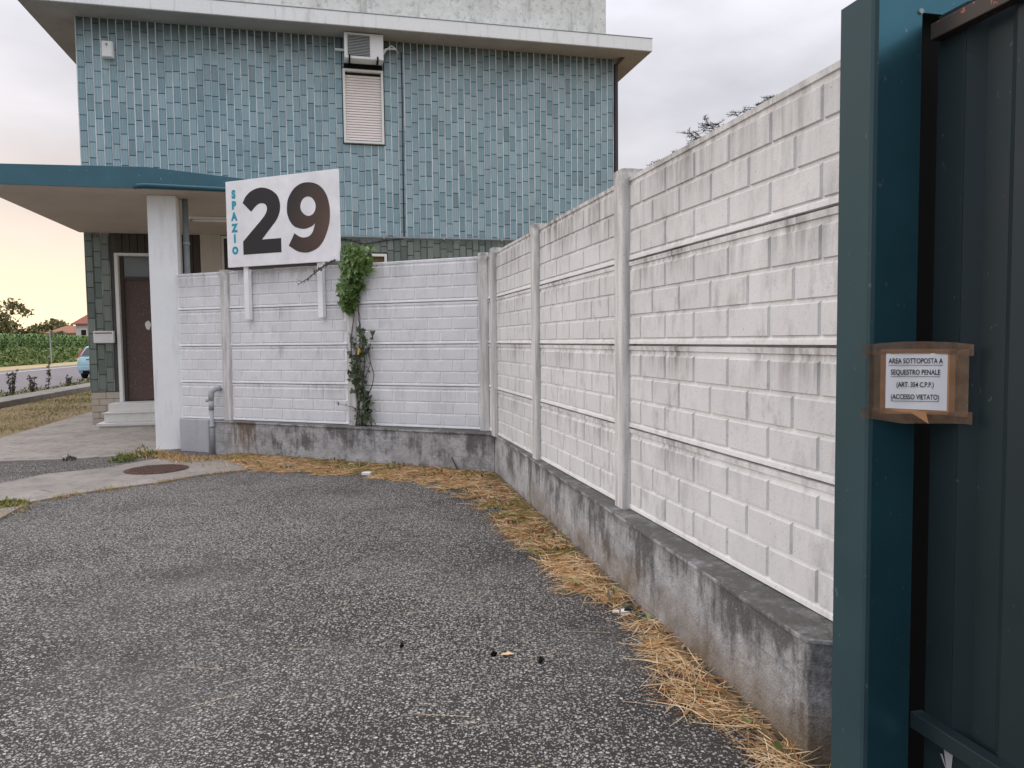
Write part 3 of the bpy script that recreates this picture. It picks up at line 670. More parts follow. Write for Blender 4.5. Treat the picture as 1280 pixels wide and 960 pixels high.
# tiles: vertical courses with a random shift each
PIT, TH, TW = .1336, .283, .1165
tl = MB(); tl_rnd = []
tm = MB(); tm.slabbox(-TW/2, TW/2, 0, TH-.007, .02, .0, .004); tile_me = tm.mesh('tile', M['tile'])
holes = [(4.66, 5.50, 5.36, 6.84), (4.66, 5.50, 1.9, 3.27)]
singles = []
for i in range(77):
    xc = .066+i*PIT; z = .62-TH+random.random()*TH if i != 0 else .62-.05
    # clear zones: door with its frame at ground floor, dark entrance wall under the canopy
    while z < ZS:
        z0, z1 = max(z, .62), min(z+TH-.007, ZS-.002)
        if z < 3.56 < z1 and .46 < xc < 3.95: z0 = 3.56
        skip = z1-z0 < .02
        if .44 < xc < 3.95 and z1 <= 3.57: skip = True
        cuts = [(z0, z1)]
        for hx0, hx1, hz0, hz1 in holes:
            if hx0 < xc < hx1:
                nc = []
                for a, c in cuts:
                    if c <= hz0 or a >= hz1: nc.append((a, c)); continue
                    if a < hz0-.02: nc.append((a, hz0))
                    if c > hz1+.02: nc.append((hz1, c))
                cuts = nc
        if not skip:
            full = len(cuts) == 1 and abs((cuts[0][1]-cuts[0][0])-(TH-.007)) < .001
            if full and xc < 3.45 and len(singles) < 298: singles.append((xc, cuts[0][0]))
            else:
                for a, c in cuts:
                    dy = random.uniform(-.0015, .0015); n0 = len(tl.f)
                    tl.slabbox(xc-TW/2, xc+TW/2, a, c, .02, dy, .004); tl_rnd += [random.random()]*(len(tl.f)-n0)
        z += TH
for xc, z in singles:
    link('tile', tile_me, bd, (xc, 0, z), (R(random.uniform(-.5, .5)), R(random.uniform(-.35, .35)), R(random.uniform(-.9, .9))))
o = tl.build('tile_cladding', M['tile'], bd); o['kind'] = 'stuff'
at = o.data.attributes.new('rnd', 'FLOAT', 'FACE'); at.data.foreach_set('value', tl_rnd)
gr = MB()
for i in range(78):
    x = i*PIT-.0005
    for a, c in ([(.62, ZS)] if not (.46 < x < 3.9) else [(3.56, ZS)]):
        segs = [(a, c)]
        for hx0, hx1, hz0, hz1 in holes:
            if hx0 < x < hx1: segs = [s for a_, c_ in segs for s in ((a_, hz0), (hz1, c_)) if s[1]-s[0] > .05 and s[0] >= a_-.001 and s[1] <= c_+.001] if segs[0][0] < hz0 else segs
        for a_, c_ in segs: gr.box(x-.0085+(.004 if random.random() < .3 else 0), x+.0085, random.uniform(-.006, .0015), .021, a_, c_)
o = gr.build('grout', M['grout'], bd); o['kind'] = 'stuff'
# beige tiles at the foot of the corner, door side
for r in range(5):
    x = 0.0
    k = 0
    while x < .50:
        w = .25 if not (k == 0 and r % 2) else .13
        w = min(w, .5-x)
        if w > .03:
            b = MB(); b.slabbox(x+.002, x+w-.002, r*.122+.004, r*.122+.122, .02, -.001, .002); b.build('foot_tile', M['beige'], bd)
        x += w; k += 1
# entrance wall under the canopy: dark tile strips, cream pilaster, dark doorway
x = 1.60
for k in range(3):
    b = MB(); b.slabbox(x, x+.118, .0, 3.56, .02, 0, .004); b.build('entrance_tile', M['browntile'], bd); x += .126
for k in range(8):
    b = MB(); b.slabbox(.50+k*.131, .622+k*.131, 3.19, 3.56, .02, .0, .004); b.build('entrance_tile', M['browntile'], bd)
b = MB(); b.box(1.985, 2.355, -.05, .02, 0, 3.56); b.build('pilaster', M['pilaster'], bd, bevel=.006)
b = MB(); b.box(2.40, 3.30, .0, .018, 0, 3.48, 0); ed = b.build('side_door', M['browntile'], bd)
b = MB(); b.box(2.356, 2.40, -.012, .02, 0, 3.53); b.box(3.3, 3.345, -.012, .02, 0, 3.53); b.box(2.40, 3.3, -.012, .02, 3.485, 3.53); b.build('door_frame', M['frame'], ed)
b = MB(); b.box(3.345, 3.95, -.0, .02, 0, 3.56); b.build('entrance_wall', M['pilaster'], bd)
# front door
dr = MB().box(.545, 1.52, .15, .19, .44, 2.70).build('door', M['door'], bd)
b = MB(); b.box(.485, .545, -.02, .2, .42, 3.185); b.box(1.52, 1.575, -.02, .2, .42, 3.185); b.box(.545, 1.52, -.02, .2, 3.135, 3.185); b.build('door_frame', M['frame'], dr, bevel=.004)
b = MB(); b.box(.545, .60, .10, .2, .44, 3.13); b.box(.60, 1.52, .11, .2, 2.70, 2.76); b.build('door_stile', M['alu'], dr)
b = MB(); b.box(.60, 1.5, .15, .165, 2.762, 3.13); b.build('transom_glass', M['glass'], dr)
b = MB(); cx, cz = .985, 1.85; b.face([(cx+.05*math.cos(a)*(1+.12*math.sin(3*a)), .147, cz+.085*math.sin(a)*(1+.1*math.cos(5*a))) for a in np.linspace(0, 2*np.pi, 18)[:-1]]); b.build('sticker', M['white'], dr)
for nm, x0, yo, z0, z1 in (('step', .40, .45, .275, .425), ('step', .335, .60, .255, .2745), ('step', .355, .575, .10, .2548), ('step', .27, .74, .045, .098), ('step', .30, .70, .0, .0448)):
    MB().box(x0, 1.9, -yo, .15, z0, z1).build(nm, M['marble'], bd, bevel=.006)
# roof slab with white edge, parapet and flashings
b = MB()
b.box(-.74, 10.92, -.55, 10.2, ZS+.0015, ZS+.05); rs = b.build('soffit', M['soffit'], bd)
b = MB(); b.box(-.755, 10.935, -.565, 10.22, ZS+.012, ZS+.262); b.build('roof_edge', M['fascia'], bd, bevel=.008)
b = MB(); b.box(-.76, 10.94, -.572, -.40, ZS+.264, ZS+.276); b.box(10.78, 10.945, -.39, 10.2, ZS+.264, ZS+.276); b.build('flashing', M['galv'], bd)
b = MB(); b.box(10.15, 10.88, -.36, .2, ZS+.277, ZS+.335); b.box(3.75, 4.35, -.38, -.2, ZS+.277, ZS+.298); b.build('rusty_flashing', M['flash'], bd)
b = MB(); b.box(-.1, 10.14, .0, 8.5, ZS+.264, 9.9); b.build('parapet', M['render'], bd, bevel=.02)
b = MB(); b.box(-.18, 10.20, -.10, -.002, ZS+.27, ZS+.40); b.build('parapet_ledge', M['render'], bd, bevel=.015)
# upper window with roller shutter
wn_ = MB(); x0, x1, z0, z1 = 4.685, 5.465, 5.385, 6.805
wn_.box(x0, x0+.045, -.05, .06, z0, z1); wn_.box(x1-.045, x1, -.05, .06, z0, z1); wn_.box(x0+.045, x1-.045, -.05, .06, z1-.045, z1); wn_.box(x0+.045, x1-.045, -.055, .06, z0, z0+.045)
wf = wn_.build('window', M['frame'], bd, bevel=.003); wf['label'] = 'white framed upper window with closed cream shutter'
ns = 25; hz = (z1-.10-z0-.07)/ns
for k in range(ns):
    zz0 = z0+.075+k*hz
    b = MB(); b.hexa([(x0+.047, .012, zz0), (x1-.047, .012, zz0), (x1-.047, .035, zz0), (x0+.047, .035, zz0), (x0+.047, .024, zz0+hz-.006), (x1-.047, .024, zz0+hz-.006), (x1-.047, .035, zz0+hz-.006), (x0+.047, .035, zz0+hz-.006)])
    b.build('slat', M['slat'], wf)
b = MB(); b.box(x0+.047, x1-.047, .036, .05, z0+.046, z1-.046); b.build('shutter_backing', M['dark'], wf)
# ground floor window, only its head shows over the fence
wn_ = MB(); x0, x1, z0, z1 = 4.70, 5.465, 2.02, 3.235
wn_.box(x0, x0+.05, -.06, .06, z0, z1); wn_.box(x1-.05, x1, -.06, .06, z0, z1); wn_.box(x0+.05, x1-.05, -.06, .06, z1-.05, z1); wn_.box(x0+.05, x1-.05, -.06, .06, z0, z0+.05)
wf2 = wn_.build('window', M['frame'], bd, bevel=.003); wf2['label'] = 'low white framed window with brown shutter behind fence'
MB().box(x0+.052, x1-.052, .02, .04, z0+.052, z1-.052).build('shutter', plain('brown shutter', (.20, .115, .06), .6, .3), wf2)
# canopy on the white column
cn = [( -.09, -4.40), (2.02, -4.40), (3.9, -4.33), (3.9, .0), (-.09, .0)]
b = MB(); b.prism([(p[0]+(.02 if p[0] < 0 else -.02 if p[0] > 3 else 0), p[1]+(.02 if p[1] < -1 else 0)) for p in cn], 3.545, 3.60); b.build('canopy_soffit', M['canopysoffit'], bd)
b = MB(); zt = [3.80, 3.835, 3.68, 3.70, 3.80]; n_ = 5
i0 = 0; b.v = [(p[0], p[1], 3.552) for p in cn]+[(p[0], p[1], z) for p, z in zip(cn, zt)]
for k in range(5): b.f.append((k, (k+1) % 5, 5+(k+1) % 5, 5+k)); b.mi.append(0)
b.f.append((5, 6, 7, 8)); b.f.append((5, 8, 9)); b.f.append((4, 3, 2, 1, 0)); b.mi += [0]*3
b.build('canopy', M['teal'], bd)
b = MB(); b.tube([(1.86, -4.40, 3.56), (1.90, -4.43, 3.585), (2.0, -4.43, 3.595), (3.9, -4.37, 3.57)], .024, 8); b.build('gutter_pipe', M['teal'], bd, True)
b = MB(); b.box(1.915, 2.285, -4.0, -3.63, -.2, 3.546); b.build('column', M['column'], bd, bevel=.012)
lamp = thing('tube_lamp', 'unlit white tube lamp fixed under the canopy ceiling', 'lamp', BO, BA)
MB().box(2.15, 3.35, -2.25, -2.13, 3.505, 3.543).build('housing', M['white'], lamp, bevel=.006)
b = MB(); b.tube([(2.2, -2.19, 3.485), (3.3, -2.19, 3.485)], .018, 8); b.build('tube', M['white'], lamp, True)
for x in (2.19, 3.31): MB().box(x-.015, x+.015, -2.22, -2.16, 3.46, 3.506).build('end_cap', M['grille'], lamp)
dp = thing('downpipe', 'blue grey downpipe just right of the white column', 'pipe', BO, BA)
b = MB(); b.tube([(2.36, -3.72, .0), (2.36, -3.72, 3.545)], .04, 10); b.build('pipe', M['pipe'], dp, True)
for z in (2.9, 1.5): b = MB(); b.tube([(2.36, -3.72, z), (2.36, -3.72, z+.04)], .047, 10); b.build('pipe_clip', M['galv'], dp, True)
dp = thing('downpipe', 'dark brown downpipe on the right end corner of tiled wall', 'pipe', BO, BA)
b = MB(); b.box(10.325, 10.40, -.02, .10, .0, 7.30); b.build('pipe', M['darkpipe'], dp, bevel=.02)
b = MB(); b.hexa([(10.325, -.02, 7.29), (10.40, -.02, 7.29), (10.40, .1, 7.29), (10.325, .1, 7.29), (10.40, -.16, 7.40), (10.5, -.16, 7.40), (10.5, -.04, 7.40), (10.40, -.04, 7.40)]); b.build('pipe_bend', M['darkpipe'], dp)
hp = thing('wall_pipe', 'thin grey pipe running level across the tiled wall', 'pipe', BO, BA)
b = MB(); b.tube([(3.6, -.05, 3.56), (10.25, -.05, 3.56)], .022, 8); b.build('pipe', M['pipe'], hp, True)
for x in np.arange(4.2, 10.2, 1.2): b = MB(); b.box(x, x+.03, -.075, .0, 3.53, 3.59); b.build('pipe_clip', M['galv'], hp)
b = MB(); b.tube([(5.83, -.012, 7.2), (5.835, -.012, 6.2), (5.825, -.012, 5.2), (5.82, -.012, 3.6)], .013, 6); tag(b.build('wall_cable', M['darkpipe'], None, True), 'dark cable hanging straight down the tiles right of shutter', 'cable'); bpy.context.view_layer.update(); o = bpy.data.objects['wall_cable']; o.location = BO; o.rotation_euler = (0, 0, BA)
pts = [(4.2, -.03, 3.50), (4.66, -.03, 3.52), (4.85, -.03, 3.47), (5.03, -.03, 3.43), (5.2, -.03, 3.46), (5.47, -.03, 3.51), (5.8, -.03, 3.54)]
b = MB(); b.tube(pts, .009, 6); o = tag(b.build('wall_cable', M['darkpipe'], None, True), 'sagging dark cable just under the level wall pipe', 'cable'); o.location = BO; o.rotation_euler = (0, 0, BA)
# air conditioner
ac = thing('air_conditioner', 'white outdoor air conditioner above the shuttered window', 'air conditioner', BO, BA)
b = MB(); b.box(4.72, 5.46, -.34, -.05, 6.90, 7.385); b.build('casing', M['white'], ac, bevel=.012)
b = MB(); b.box(4.785, 5.20, -.349, -.342, 6.955, 7.335); gq = b.build('grille', M['dark'], ac)
for k in range(13): b = MB(); b.box(4.785, 5.20, -.36, -.351, 6.965+k*.0285, 6.979+k*.0285); b.build('grille_bar', M['grille'], gq)
for x in (4.80, 5.33):
    b = MB(); b.box(x, x+.03, -.40, .0, 6.865, 6.895); b.box(x, x+.03, -.03, .0, 6.80, 6.864); b.box(x, x+.03, -.375, -.355, 6.896, 6.95); b.build('bracket', M['black'], ac)
for k, (r0, zt) in enumerate(((.0, 7.26), (.03, 7.20))):
    b = MB(); b.tube([(5.45, -.18, 7.05+k*.06), (5.52, -.18, 7.16+k*.02), (5.63, -.15, zt), (5.72, -.10, 7.22), (5.77, .01, 7.18)], .016, 8); b.build('hose', M['white'], ac, True)
MB().box(4.71, 5.45, -.05, -.002, 6.812, 6.899).build('plate_and_shadow', M['black'], ac)  # bracket plate, its black also painting the shadow under the casing
b = MB(); b.box(4.55, 4.72, -.06, -.0, 7.13, 7.17); b.build('conduit', M['white'], ac)
# alarm box
al = thing('alarm_box', 'small white alarm box at top left of tiled wall', 'alarm', BO, BA)
b = MB(); b.prism([(.435, 0), (.435, -.085), (.465, -.115), (.605, -.115), (.635, -.085), (.635, 0)], 6.68, 6.97); b.build('casing', M['white'], al, bevel=.012)
b = MB(); b.tube([(.53, -.11, 6.905), (.53, -.122, 6.905)], .022, 12); b.face([(.517, -.1205, 6.90), (.53, -.1205, 6.855), (.543, -.1205, 6.90)]); b.build('keyhole_mark', M['grille'], al)
b = MB(); b.box(.455, .615, -.125, -.116, 6.69, 6.78); b.build('lower_cover', M['white'], al, bevel=.008)
lb = thing('letterbox', 'pale metal letterbox on green tiles left of the door', 'letterbox', BO, BA)
b = MB(); b.box(.105, .445, -.10, 0, 1.525, 1.745); b.build('casing', M['frame'], lb, bevel=.008)
b = MB(); b.box(.20, .345, -.103, -.1015, 1.585, 1.66); b.build('name_card', M['paper'], lb)
b = MB(); b.box(.13, .42, -.106, -.1015, 1.70, 1.715); b.build('slot', M['black'], lb)

# ------------------------------------------------------------------ green gate: post and sliding leaf (local x = u, y = v)
GR = -math.atan2(.2312, .9729)*-1
gp = thing('gate_post', 'dark green square steel gate post at right end of fence', 'post', (0, 0, 0), math.atan2(.2312, .9729))
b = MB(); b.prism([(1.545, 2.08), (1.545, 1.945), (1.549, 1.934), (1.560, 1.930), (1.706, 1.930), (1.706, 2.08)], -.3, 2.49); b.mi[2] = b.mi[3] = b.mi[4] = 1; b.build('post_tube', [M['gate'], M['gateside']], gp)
b = MB(); b.box(1.7062, 1.93, 2.005, 2.03, -.2, 2.62); b.box(1.707, 1.709, 1.945, 2.004, -.2, 2.40); b.build('gap_shade_backing', M['black'], gp)  # black backing added for the deep shade in the gap beside the post
b = MB(); b.box(1.7062, 2.3, 1.955, 1.962, 2.447, 2.62); b.build('head_plate', M['gate'], gp)
b = MB(); b.tube([(1.700, 1.925, 2.437), (1.700, 1.936, 2.437)], .008, 8); b.build('bolt', M['galv'], gp)
gt = thing('sliding_gate', 'dark green corrugated sliding gate leaf right of the post', 'gate', (0, 0, 0), math.atan2(.2312, .9729))
prof = []; v = 1.912
while v > -2.2:
    prof += [(1.75, v), (1.75, v-.100), (1.782, v-.142), (1.782, v-.222), (1.75, v-.264)]; v -= .264+.0
    prof.pop()
b = MB()
for (a, c) in zip(prof[:-1], prof[1:]): b.face([(a[0], a[1], -.0), (a[0], a[1], 2.42), (c[0], c[1], 2.42), (c[0], c[1], -.0)])
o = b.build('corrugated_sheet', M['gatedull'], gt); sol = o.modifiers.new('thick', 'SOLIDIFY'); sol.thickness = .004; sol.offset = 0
MB().box(1.80, 1.90, 1.80, 1.912, 0, 2.42).build('gap_shade_stile', M['black'], gt)  # stile behind the leaf, black to paint the shade of the gap
MB().box(1.712, 1.748, -2.2, 1.905, 2.345, 2.392).build('top_rail', M['gaterail'], gt, bevel=.003)
MB().box(1.706, 1.748, -2.2, 1.925, .285, .337).build('bottom_rail', M['gatedull'], gt, bevel=.003)
MB().box(1.744, 1.749, -2.2, 1.90, .0, .284).build('kick_plate', M['gatedull'], gt)
for v0, w, z0, z1 in ((1.83, .035, .19, .272), (1.70, .05, .18, .275)):
    b = MB(); b.face([(1.7415, v0, z1), (1.7415, v0-w, z1-.01), (1.7415, v0-w*.85, z0+.01), (1.7415, v0-w*.5, z0), (1.7415, v0-w*.2, z0+.045)]); b.face([(1.7418, v0+.012, z1-.03), (1.7418, v0+.004, z1-.028), (1.7418, v0-.012, z0+.02), (1.7418, v0-.008, z0+.02)]); b.build('paper_scrap', plain('torn paper', (.42, .43, .45), .7, .2), gt)
# taped notice, spanning post and leaf
nt = thing('taped_notice', 'printed notice on cardboard stuck with brown tape across the gate', 'notice', (0, 0, 0), math.atan2(.2312, .9729))
A = np.array([1.577, 1.922]); Bq = np.array([1.736, 1.812]); dl = (Bq-A)/np.hypot(*(Bq-A)); nn = np.array([dl[1], -dl[0]])   # nn faces the yard
LN = np.hypot(*(Bq-A))
def np_(t, z, off): p = A+dl*t+nn*off; return (p[0], p[1], z)
def plate(t0, t1, z0, z1, off, th, slant=0):
    b = MB(); b.hexa([np_(t0, z0, off), np_(t1, z0+slant, off), np_(t1, z0+slant, off-th), np_(t0, z0, off-th), np_(t0, z1, off), np_(t1, z1+slant, off), np_(t1, z1+slant, off-th), np_(t0, z1, off-th)]); return b
plate(0, LN, 1.262, 1.452, .004, .004).build('cardboard', M['card'], nt)
MBp = MB(); cols = 8
for i in range(cols):
    t0, t1 = .014+(LN-.034)*i/cols, .014+(LN-.034)*(i+1)/cols
    f = lambda t: .0056+.0016*math.sin(t*52+1)
    za, zb = 1.279, 1.438
    MBp.face([np_(t0, za-.006*(t0/LN), f(t0)), np_(t1, za-.006*(t1/LN), f(t1)), np_(t1, zb+.002*math.sin(t1*17), f(t1)), np_(t0, zb+.002*math.sin(t0*17), f(t0))])
MBp.build('paper', M['paper'], nt, True)
na = math.atan2(dl[1], dl[0]); tcx = .014+(LN-.034)/2-.003
for ln, z, size, ul in (('AREA SOTTOPOSTA A', 1.417, .0205, 1), ('SEQUESTRO PENALE', 1.384, .0205, 1), ('(ART. 354 C.P.P.)', 1.348, .0200, 0), ('(ACCESSO VIETATO)', 1.312, .0200, 1)):
    me = text_mesh(ln, size*1.02, .0001, .00030, M['ink'], sx=.665)
    p = np_(tcx, z, .0078); link('text_line', me, nt, p, (0, 0, na))
    if ul:
        w = max(v.co.x for v in me.vertices)
        plate(tcx-w, tcx+w, z-.0125, z-.0113, .0078, .0002).build('underline', M['ink'], nt)
def tape(path, z0, z1, th=.0, wob=.004):
    b = MB(); n = len(path)
    for i in range(n-1):
        a, c = path[i], path[i+1]
        da, dc = z0[min(i, len(z0)-1)], z0[min(i+1, len(z0)-1)]; ea, ec = z1[min(i, len(z1)-1)], z1[min(i+1, len(z1)-1)]
        b.face([(*a, da), (*c, dc), (*c, ec), (*a, ea)])
    return b
def off(p, o): return (p[0]+nn[0]*o, p[1]+nn[1]*o)
pa = [(1.517, 1.9285), (1.555, 1.9285), off(A, .006), off(A+dl*LN*.33, .0075), off(A+dl*LN*.62, .0072), off(Bq, .006), (1.7445, 1.79), (1.7445, 1.757)]
tape(pa, [1.431, 1.434, 1.436, 1.438, 1.437, 1.435, 1.434, 1.432], [1.466, 1.467, 1.470, 1.474, 1.474, 1.470, 1.467, 1.464]).build('tape_strip', M['tape'], nt, True)
tape(pa, [1.247, 1.245, 1.242, 1.234, 1.236, 1.238, 1.238, 1.239], [1.280, 1.280, 1.278, 1.268, 1.268, 1.272, 1.274, 1.274]).build('tape_strip', M['tape'], nt, True)
tape([(1.540, 1.929), (1.56, 1.928), off(A+dl*.014, .0066)], [1.262], [1.446]).build('tape_strip', M['tape'], nt, True)
tape([off(Bq-dl*.016, .0066), off(Bq, .0062), (1.7440, 1.772)], [1.258], [1.45]).build('tape_strip', M['tape'], nt, True)
b = MB(); b.face([np_(LN*.42, 1.267, .0095), np_(LN*.66, 1.235, .0088), np_(LN*.62, 1.272, .0092)]); b.build('tape_fold', M['card'], nt)

# ------------------------------------------------------------------ ivy on the front fence (fence frame)
iv = thing('ivy_plant', 'green ivy hanging over the fence top beside the number board', 'ivy', (C[0], C[1], 0), FA)
def ivy_leaves(Pc, size, droop):
    n = len(Pc); nrm = unit(np.stack([rng.normal(size=n)*.55, -np.ones(n), .35+rng.normal(size=n)*.45], 1))
    dn = np.tile(np.array([0, 0, -1.0]), (n, 1))*droop+rng.normal(size=(n, 3))*.45; dn = unit(dn-nrm*(dn*nrm).sum(1, keepdims=True)); sd_ = np.cross(nrm, dn)
    s = size*(.4+1.1*rng.random((n, 1))**1.3)
    shp = [(-.35, 0), (-.5, .42), (-.1, .36), (.62, 0), (-.1, -.36), (-.5, -.42)]
    fold = [0, .12, .05, -.08, .05, .12]
    return np.stack([Pc+dn*s*a+sd_*s*c_+nrm*s*f_ for (a, c_), f_ in zip(shp, fold)], 1)
n = 1150; tz = rng.random(n)
zz_ = 2.66-tz**1.1*.80
cx_ = -1.80+.10*np.sin(tz*4+.6); hw = .74*np.interp(tz, [0, .12, .3, .6, .8, 1], [.14, .25, .24, .19, .12, .05])
hw = hw*(1+.22*np.sin(tz*23)+.15*np.sin(tz*51)+.35*(rng.random(n) < .06))
gp_ = (np.sin(tz*31+2)+np.sin(tz*13)*.8 > 1.25); hw = np.where(gp_, hw*.55, hw)
xx = cx_+np.where(tz > .6, .06*(tz-.6)/.4, 0)+rng.uniform(-1, 1, n)*hw
zz_ = zz_-.22*np.clip((xx+1.72)/.2, 0, 1)*(tz < .25)
yy = -.07-.16*np.sqrt(np.clip(1-((xx-cx_)/hw)**2, 0, 1))*np.interp(tz, [0, .2, .7, 1], [.7, 1, .8, .4])*rng.random(n)**.5
o = quads('foliage', ivy_leaves(np.stack([xx, yy, zz_], 1), .078, 1.0), M['ivy'], None, iv, 'stuff')
n = 120; xx = -1.80+rng.uniform(-.2, .2, n); o = quads('foliage', ivy_leaves(np.stack([xx, .02+rng.random(n)*.15, 2.46+rng.random(n)*.2], 1), .08, .4), M['ivy'], None, iv, 'stuff')
b = MB(); stem = []
for j in range(5):
    x0 = -1.80+j*.05; pts = []
    for i in range(9):
        pts.append((x0+.05*math.sin(i*1.3+j*2)+.02*j*(i/8), -.062-.004*j, .44+i*(.27 if j < 3 else .13)))
    stem.append(pts); b.tube(pts, [.009-.0007*i for i in range(9)], 5)
b.build('stem', M['twig'], iv, True)
lc = thing('climbing_ivy', 'sparse dark ivy climbing the fence post from the plinth', 'ivy', (C[0], C[1], 0), FA)
n = 270; t = rng.random(n); x = -1.69+.06*np.sin(t*9)+rng.normal(size=n)*np.interp(t, [0, .12, .5, .8, 1], [.09, .045, .05, .07, .05])
quads('foliage', ivy_leaves(np.stack([x, -.075-rng.random(n)*.06, .47+t*1.2], 1), .058, .6), M['ivydark'], None, lc, 'stuff')
b = MB()
for j, (dx, dz, h0) in enumerate(((.10, .30, .5), (.14, .34, .48), (.12, .33, .86), (-.20, .42, 1.05), (-.16, .38, 1.25), (-.40, .14, .62))):
    p0 = Vector((-1.69, -.07, h0)); pts = [p0+Vector((dx*s, -.03*s, dz*s+.02*math.sin(s*5))) for s in (0, .3, .6, 1)]
    b.tube(pts, [.005, .004, .003, .002], 4)
    n = 16; s = rng.random(n); C3 = np.array(p0)+np.stack([dx*s, -.03*s, dz*s], 1)+rng.normal(size=(n, 3))*.012
    quads('sprig_leaves', ivy_leaves(C3, .042, .3), M['ivydark'], None, lc, 'stuff')
b.tube([(-1.70, -.066, .44), (-1.67, -.066, .8), (-1.71, -.066, 1.2), (-1.69, -.066, 1.72)], [.010, .008, .006, .004], 5); b.build('stem', M['twig'], lc, True)
quads('yellow_leaf', ivy_leaves(np.array([[-1.665, -.14, 1.385], [-1.675, -.15, 1.36]]), .10, .6), M['ivyyellow'], None, lc)
dt = thing('dead_twig', 'dry dead twig reaching out left from the ivy', 'twig', (C[0], C[1], 0), FA)
b = MB(); b.tube([(-1.98, -.16, 2.50), (-2.15, -.16, 2.43), (-2.35, -.15, 2.32), (-2.56, -.15, 2.21)], [.009, .008, .006, .003], 5)
for s in np.linspace(.15, .95, 12):
    p = Vector((-1.98-.58*s, -.158, 2.50-.29*s)); b.tube([p, p+Vector((random.uniform(-.07, .02), -.02, random.choice((-1, 1))*random.uniform(.02, .06)))], [.004, .0015], 4)
b.build('twig_branch', M['twig'], dt, True)
n = 26; s = rng.random(n); quads('dry_leaves', ivy_leaves(np.stack([-1.98-.5*s, np.full(n, -.17), 2.50-.27*s], 1)+rng.normal(size=(n, 3))*.015, .034, .4), M['twig'], None, dt, 'stuff')

# ------------------------------------------------------------------ small things on the ground
mh = thing('manhole_cover', 'round rusty iron manhole cover in the concrete slab', 'manhole', (-4.21, 8.87, .014))
b = MB(); b.tube([(0, 0, -.01), (0, 0, .004)], .355, 40); b.build('rim', M['rust'], mh)
b = MB(); b.tube([(0, 0, 0), (0, 0, .009)], .325, 40)
for i in range(-4, 5):
    for j in range(-4, 5):
        if math.hypot(i, j) < 4.3: b.box(i*.068-.02, i*.068+.02, j*.068-.012, j*.068+.012, .0092, .0135)
b.build('lid', M['rust'], mh)
def litter(name, label, cat, loc, parts):
    t = thing(name, label, cat, loc)
    for nm, pts, th, mt in parts: MB().prism(pts, .004, th).build(nm, mt, t, bevel=.002)
litter('crumpled_wrapper', 'white and black crumpled wrapper lying in the straw gap', 'litter', (.60, 4.0, .004), [('foil', [(-.03, -.015), (.0, -.025), (.035, -.01), (.02, .02), (-.02, .025)], .028, M['paper']), ('print', [(-.012, -.014), (.03, -.016), (.022, .012), (-.006, .012)], .034, M['black']), ('torn_strip', [(-.07, .02), (-.035, .015), (-.03, .035), (-.06, .042)], .016, M['paper'])])
litter('paper_scrap', 'small white paper scrap at the straw edge below the ivy', 'litter', (-1.64, 8.38, .004), [('paper', [(-.05, -.02), (.05, -.03), (.06, .03), (-.04, .03)], .035, M['paper'])])
for (x, y), lbl in (((-.56, 3.62), 'dark stone alone on the asphalt at left of three'), ((-.10, 3.50), 'dark stone on asphalt beside a small brown leaf'), ((.12, 3.42), 'small dark stone nearest to the straw of three')):
    t = MB(); r_ = .018
    pts = [Vector((random.gauss(0, 1), random.gauss(0, 1), random.gauss(0, .8))).normalized()*r_*random.uniform(.8, 1.1) for _ in range(14)]
    import bmesh
    bm = bmesh.new(); [bm.verts.new(p) for p in pts]; bmesh.ops.convex_hull(bm, input=bm.verts); me = bpy.data.meshes.new('stone'); bm.to_mesh(me); bm.free(); me.materials.append(M['black'])
    tag(link('stone', me, None, (x, y, .012)), lbl, 'stone', 'dark stones on the asphalt')
b = MB(); b.face([(-.035, -.01, .006), (.0, -.022, .012), (.04, -.004, .007), (.01, .018, .010)]); tag(link('fallen_leaf', b.mesh('fallen_leaf', M['straw'][0]), None, (-.04, 3.50, .003)), 'small brown fallen leaf on the asphalt', 'leaf')
b = MB(); b.tube([(-.62, 8.52, .02), (-.70, 8.555, .17)], [.012, .009], 6); tag(b.build('stick', M['twig']), 'short dark stick leaning on the front plinth', 'stick')
for (x, y), (dx, dy) in (((-.75, 2.75), (.25, .10)), ((-.35, 3.0), (.12, .09)), ((-1.15, 3.55), (.14, .03))):
    pass
n = 26; P0 = np.stack([rng.uniform(-1.5, .6, n), rng.uniform(2.3, 5.2, n)], 1); an = rng.uniform(-.3, .7, n); ln_ = rng.uniform(.04, .13, n)
Q = np.zeros((n, 4, 3)); dd = np.stack([np.cos(an), np.sin(an)], 1)*ln_[:, None]; sd2 = np.stack([-np.sin(an), np.cos(an)], 1)*.0012
Q[:, 0, :2] = P0-dd-sd2; Q[:, 1, :2] = P0+dd-sd2; Q[:, 2, :2] = P0+dd+sd2; Q[:, 3, :2] = P0-dd+sd2; Q[:, :, 2] = .006
quads('stray_stems', Q, M['straw'][4], None, None, 'stuff')
def weed(label, x, y, r, h, n, mats, cat='weed', group=None, z=0.01, name='weed_clump'):
    t = thing(name, label, cat, (x, y, z), 0, group)
    a = rng.random(n)*2*np.pi; rr = r*np.sqrt(rng.random(n)); P = np.stack([rr*np.cos(a), rr*np.sin(a), h*rng.random(n)*np.clip(1.1-rr/r, .1, 1)], 1)
    quads('leaves', leafcloud(P, .016, .7, 3.0), mats[0], None, t, 'stuff')
    k = max(10, n//5); a = rng.random(k)*2*np.pi; rr = r*rng.random(k); S = np.stack([rr*np.cos(a), rr*np.sin(a), np.zeros(k)], 1)
    blades('stems', S, h*.8, .004, [mats[-1]], t, .5)
    return t
weed('bright green weed tuft beside the slab near the manhole', -5.0, 9.62, .16, .13, 260, [M['weed'], M['straw'][3]])
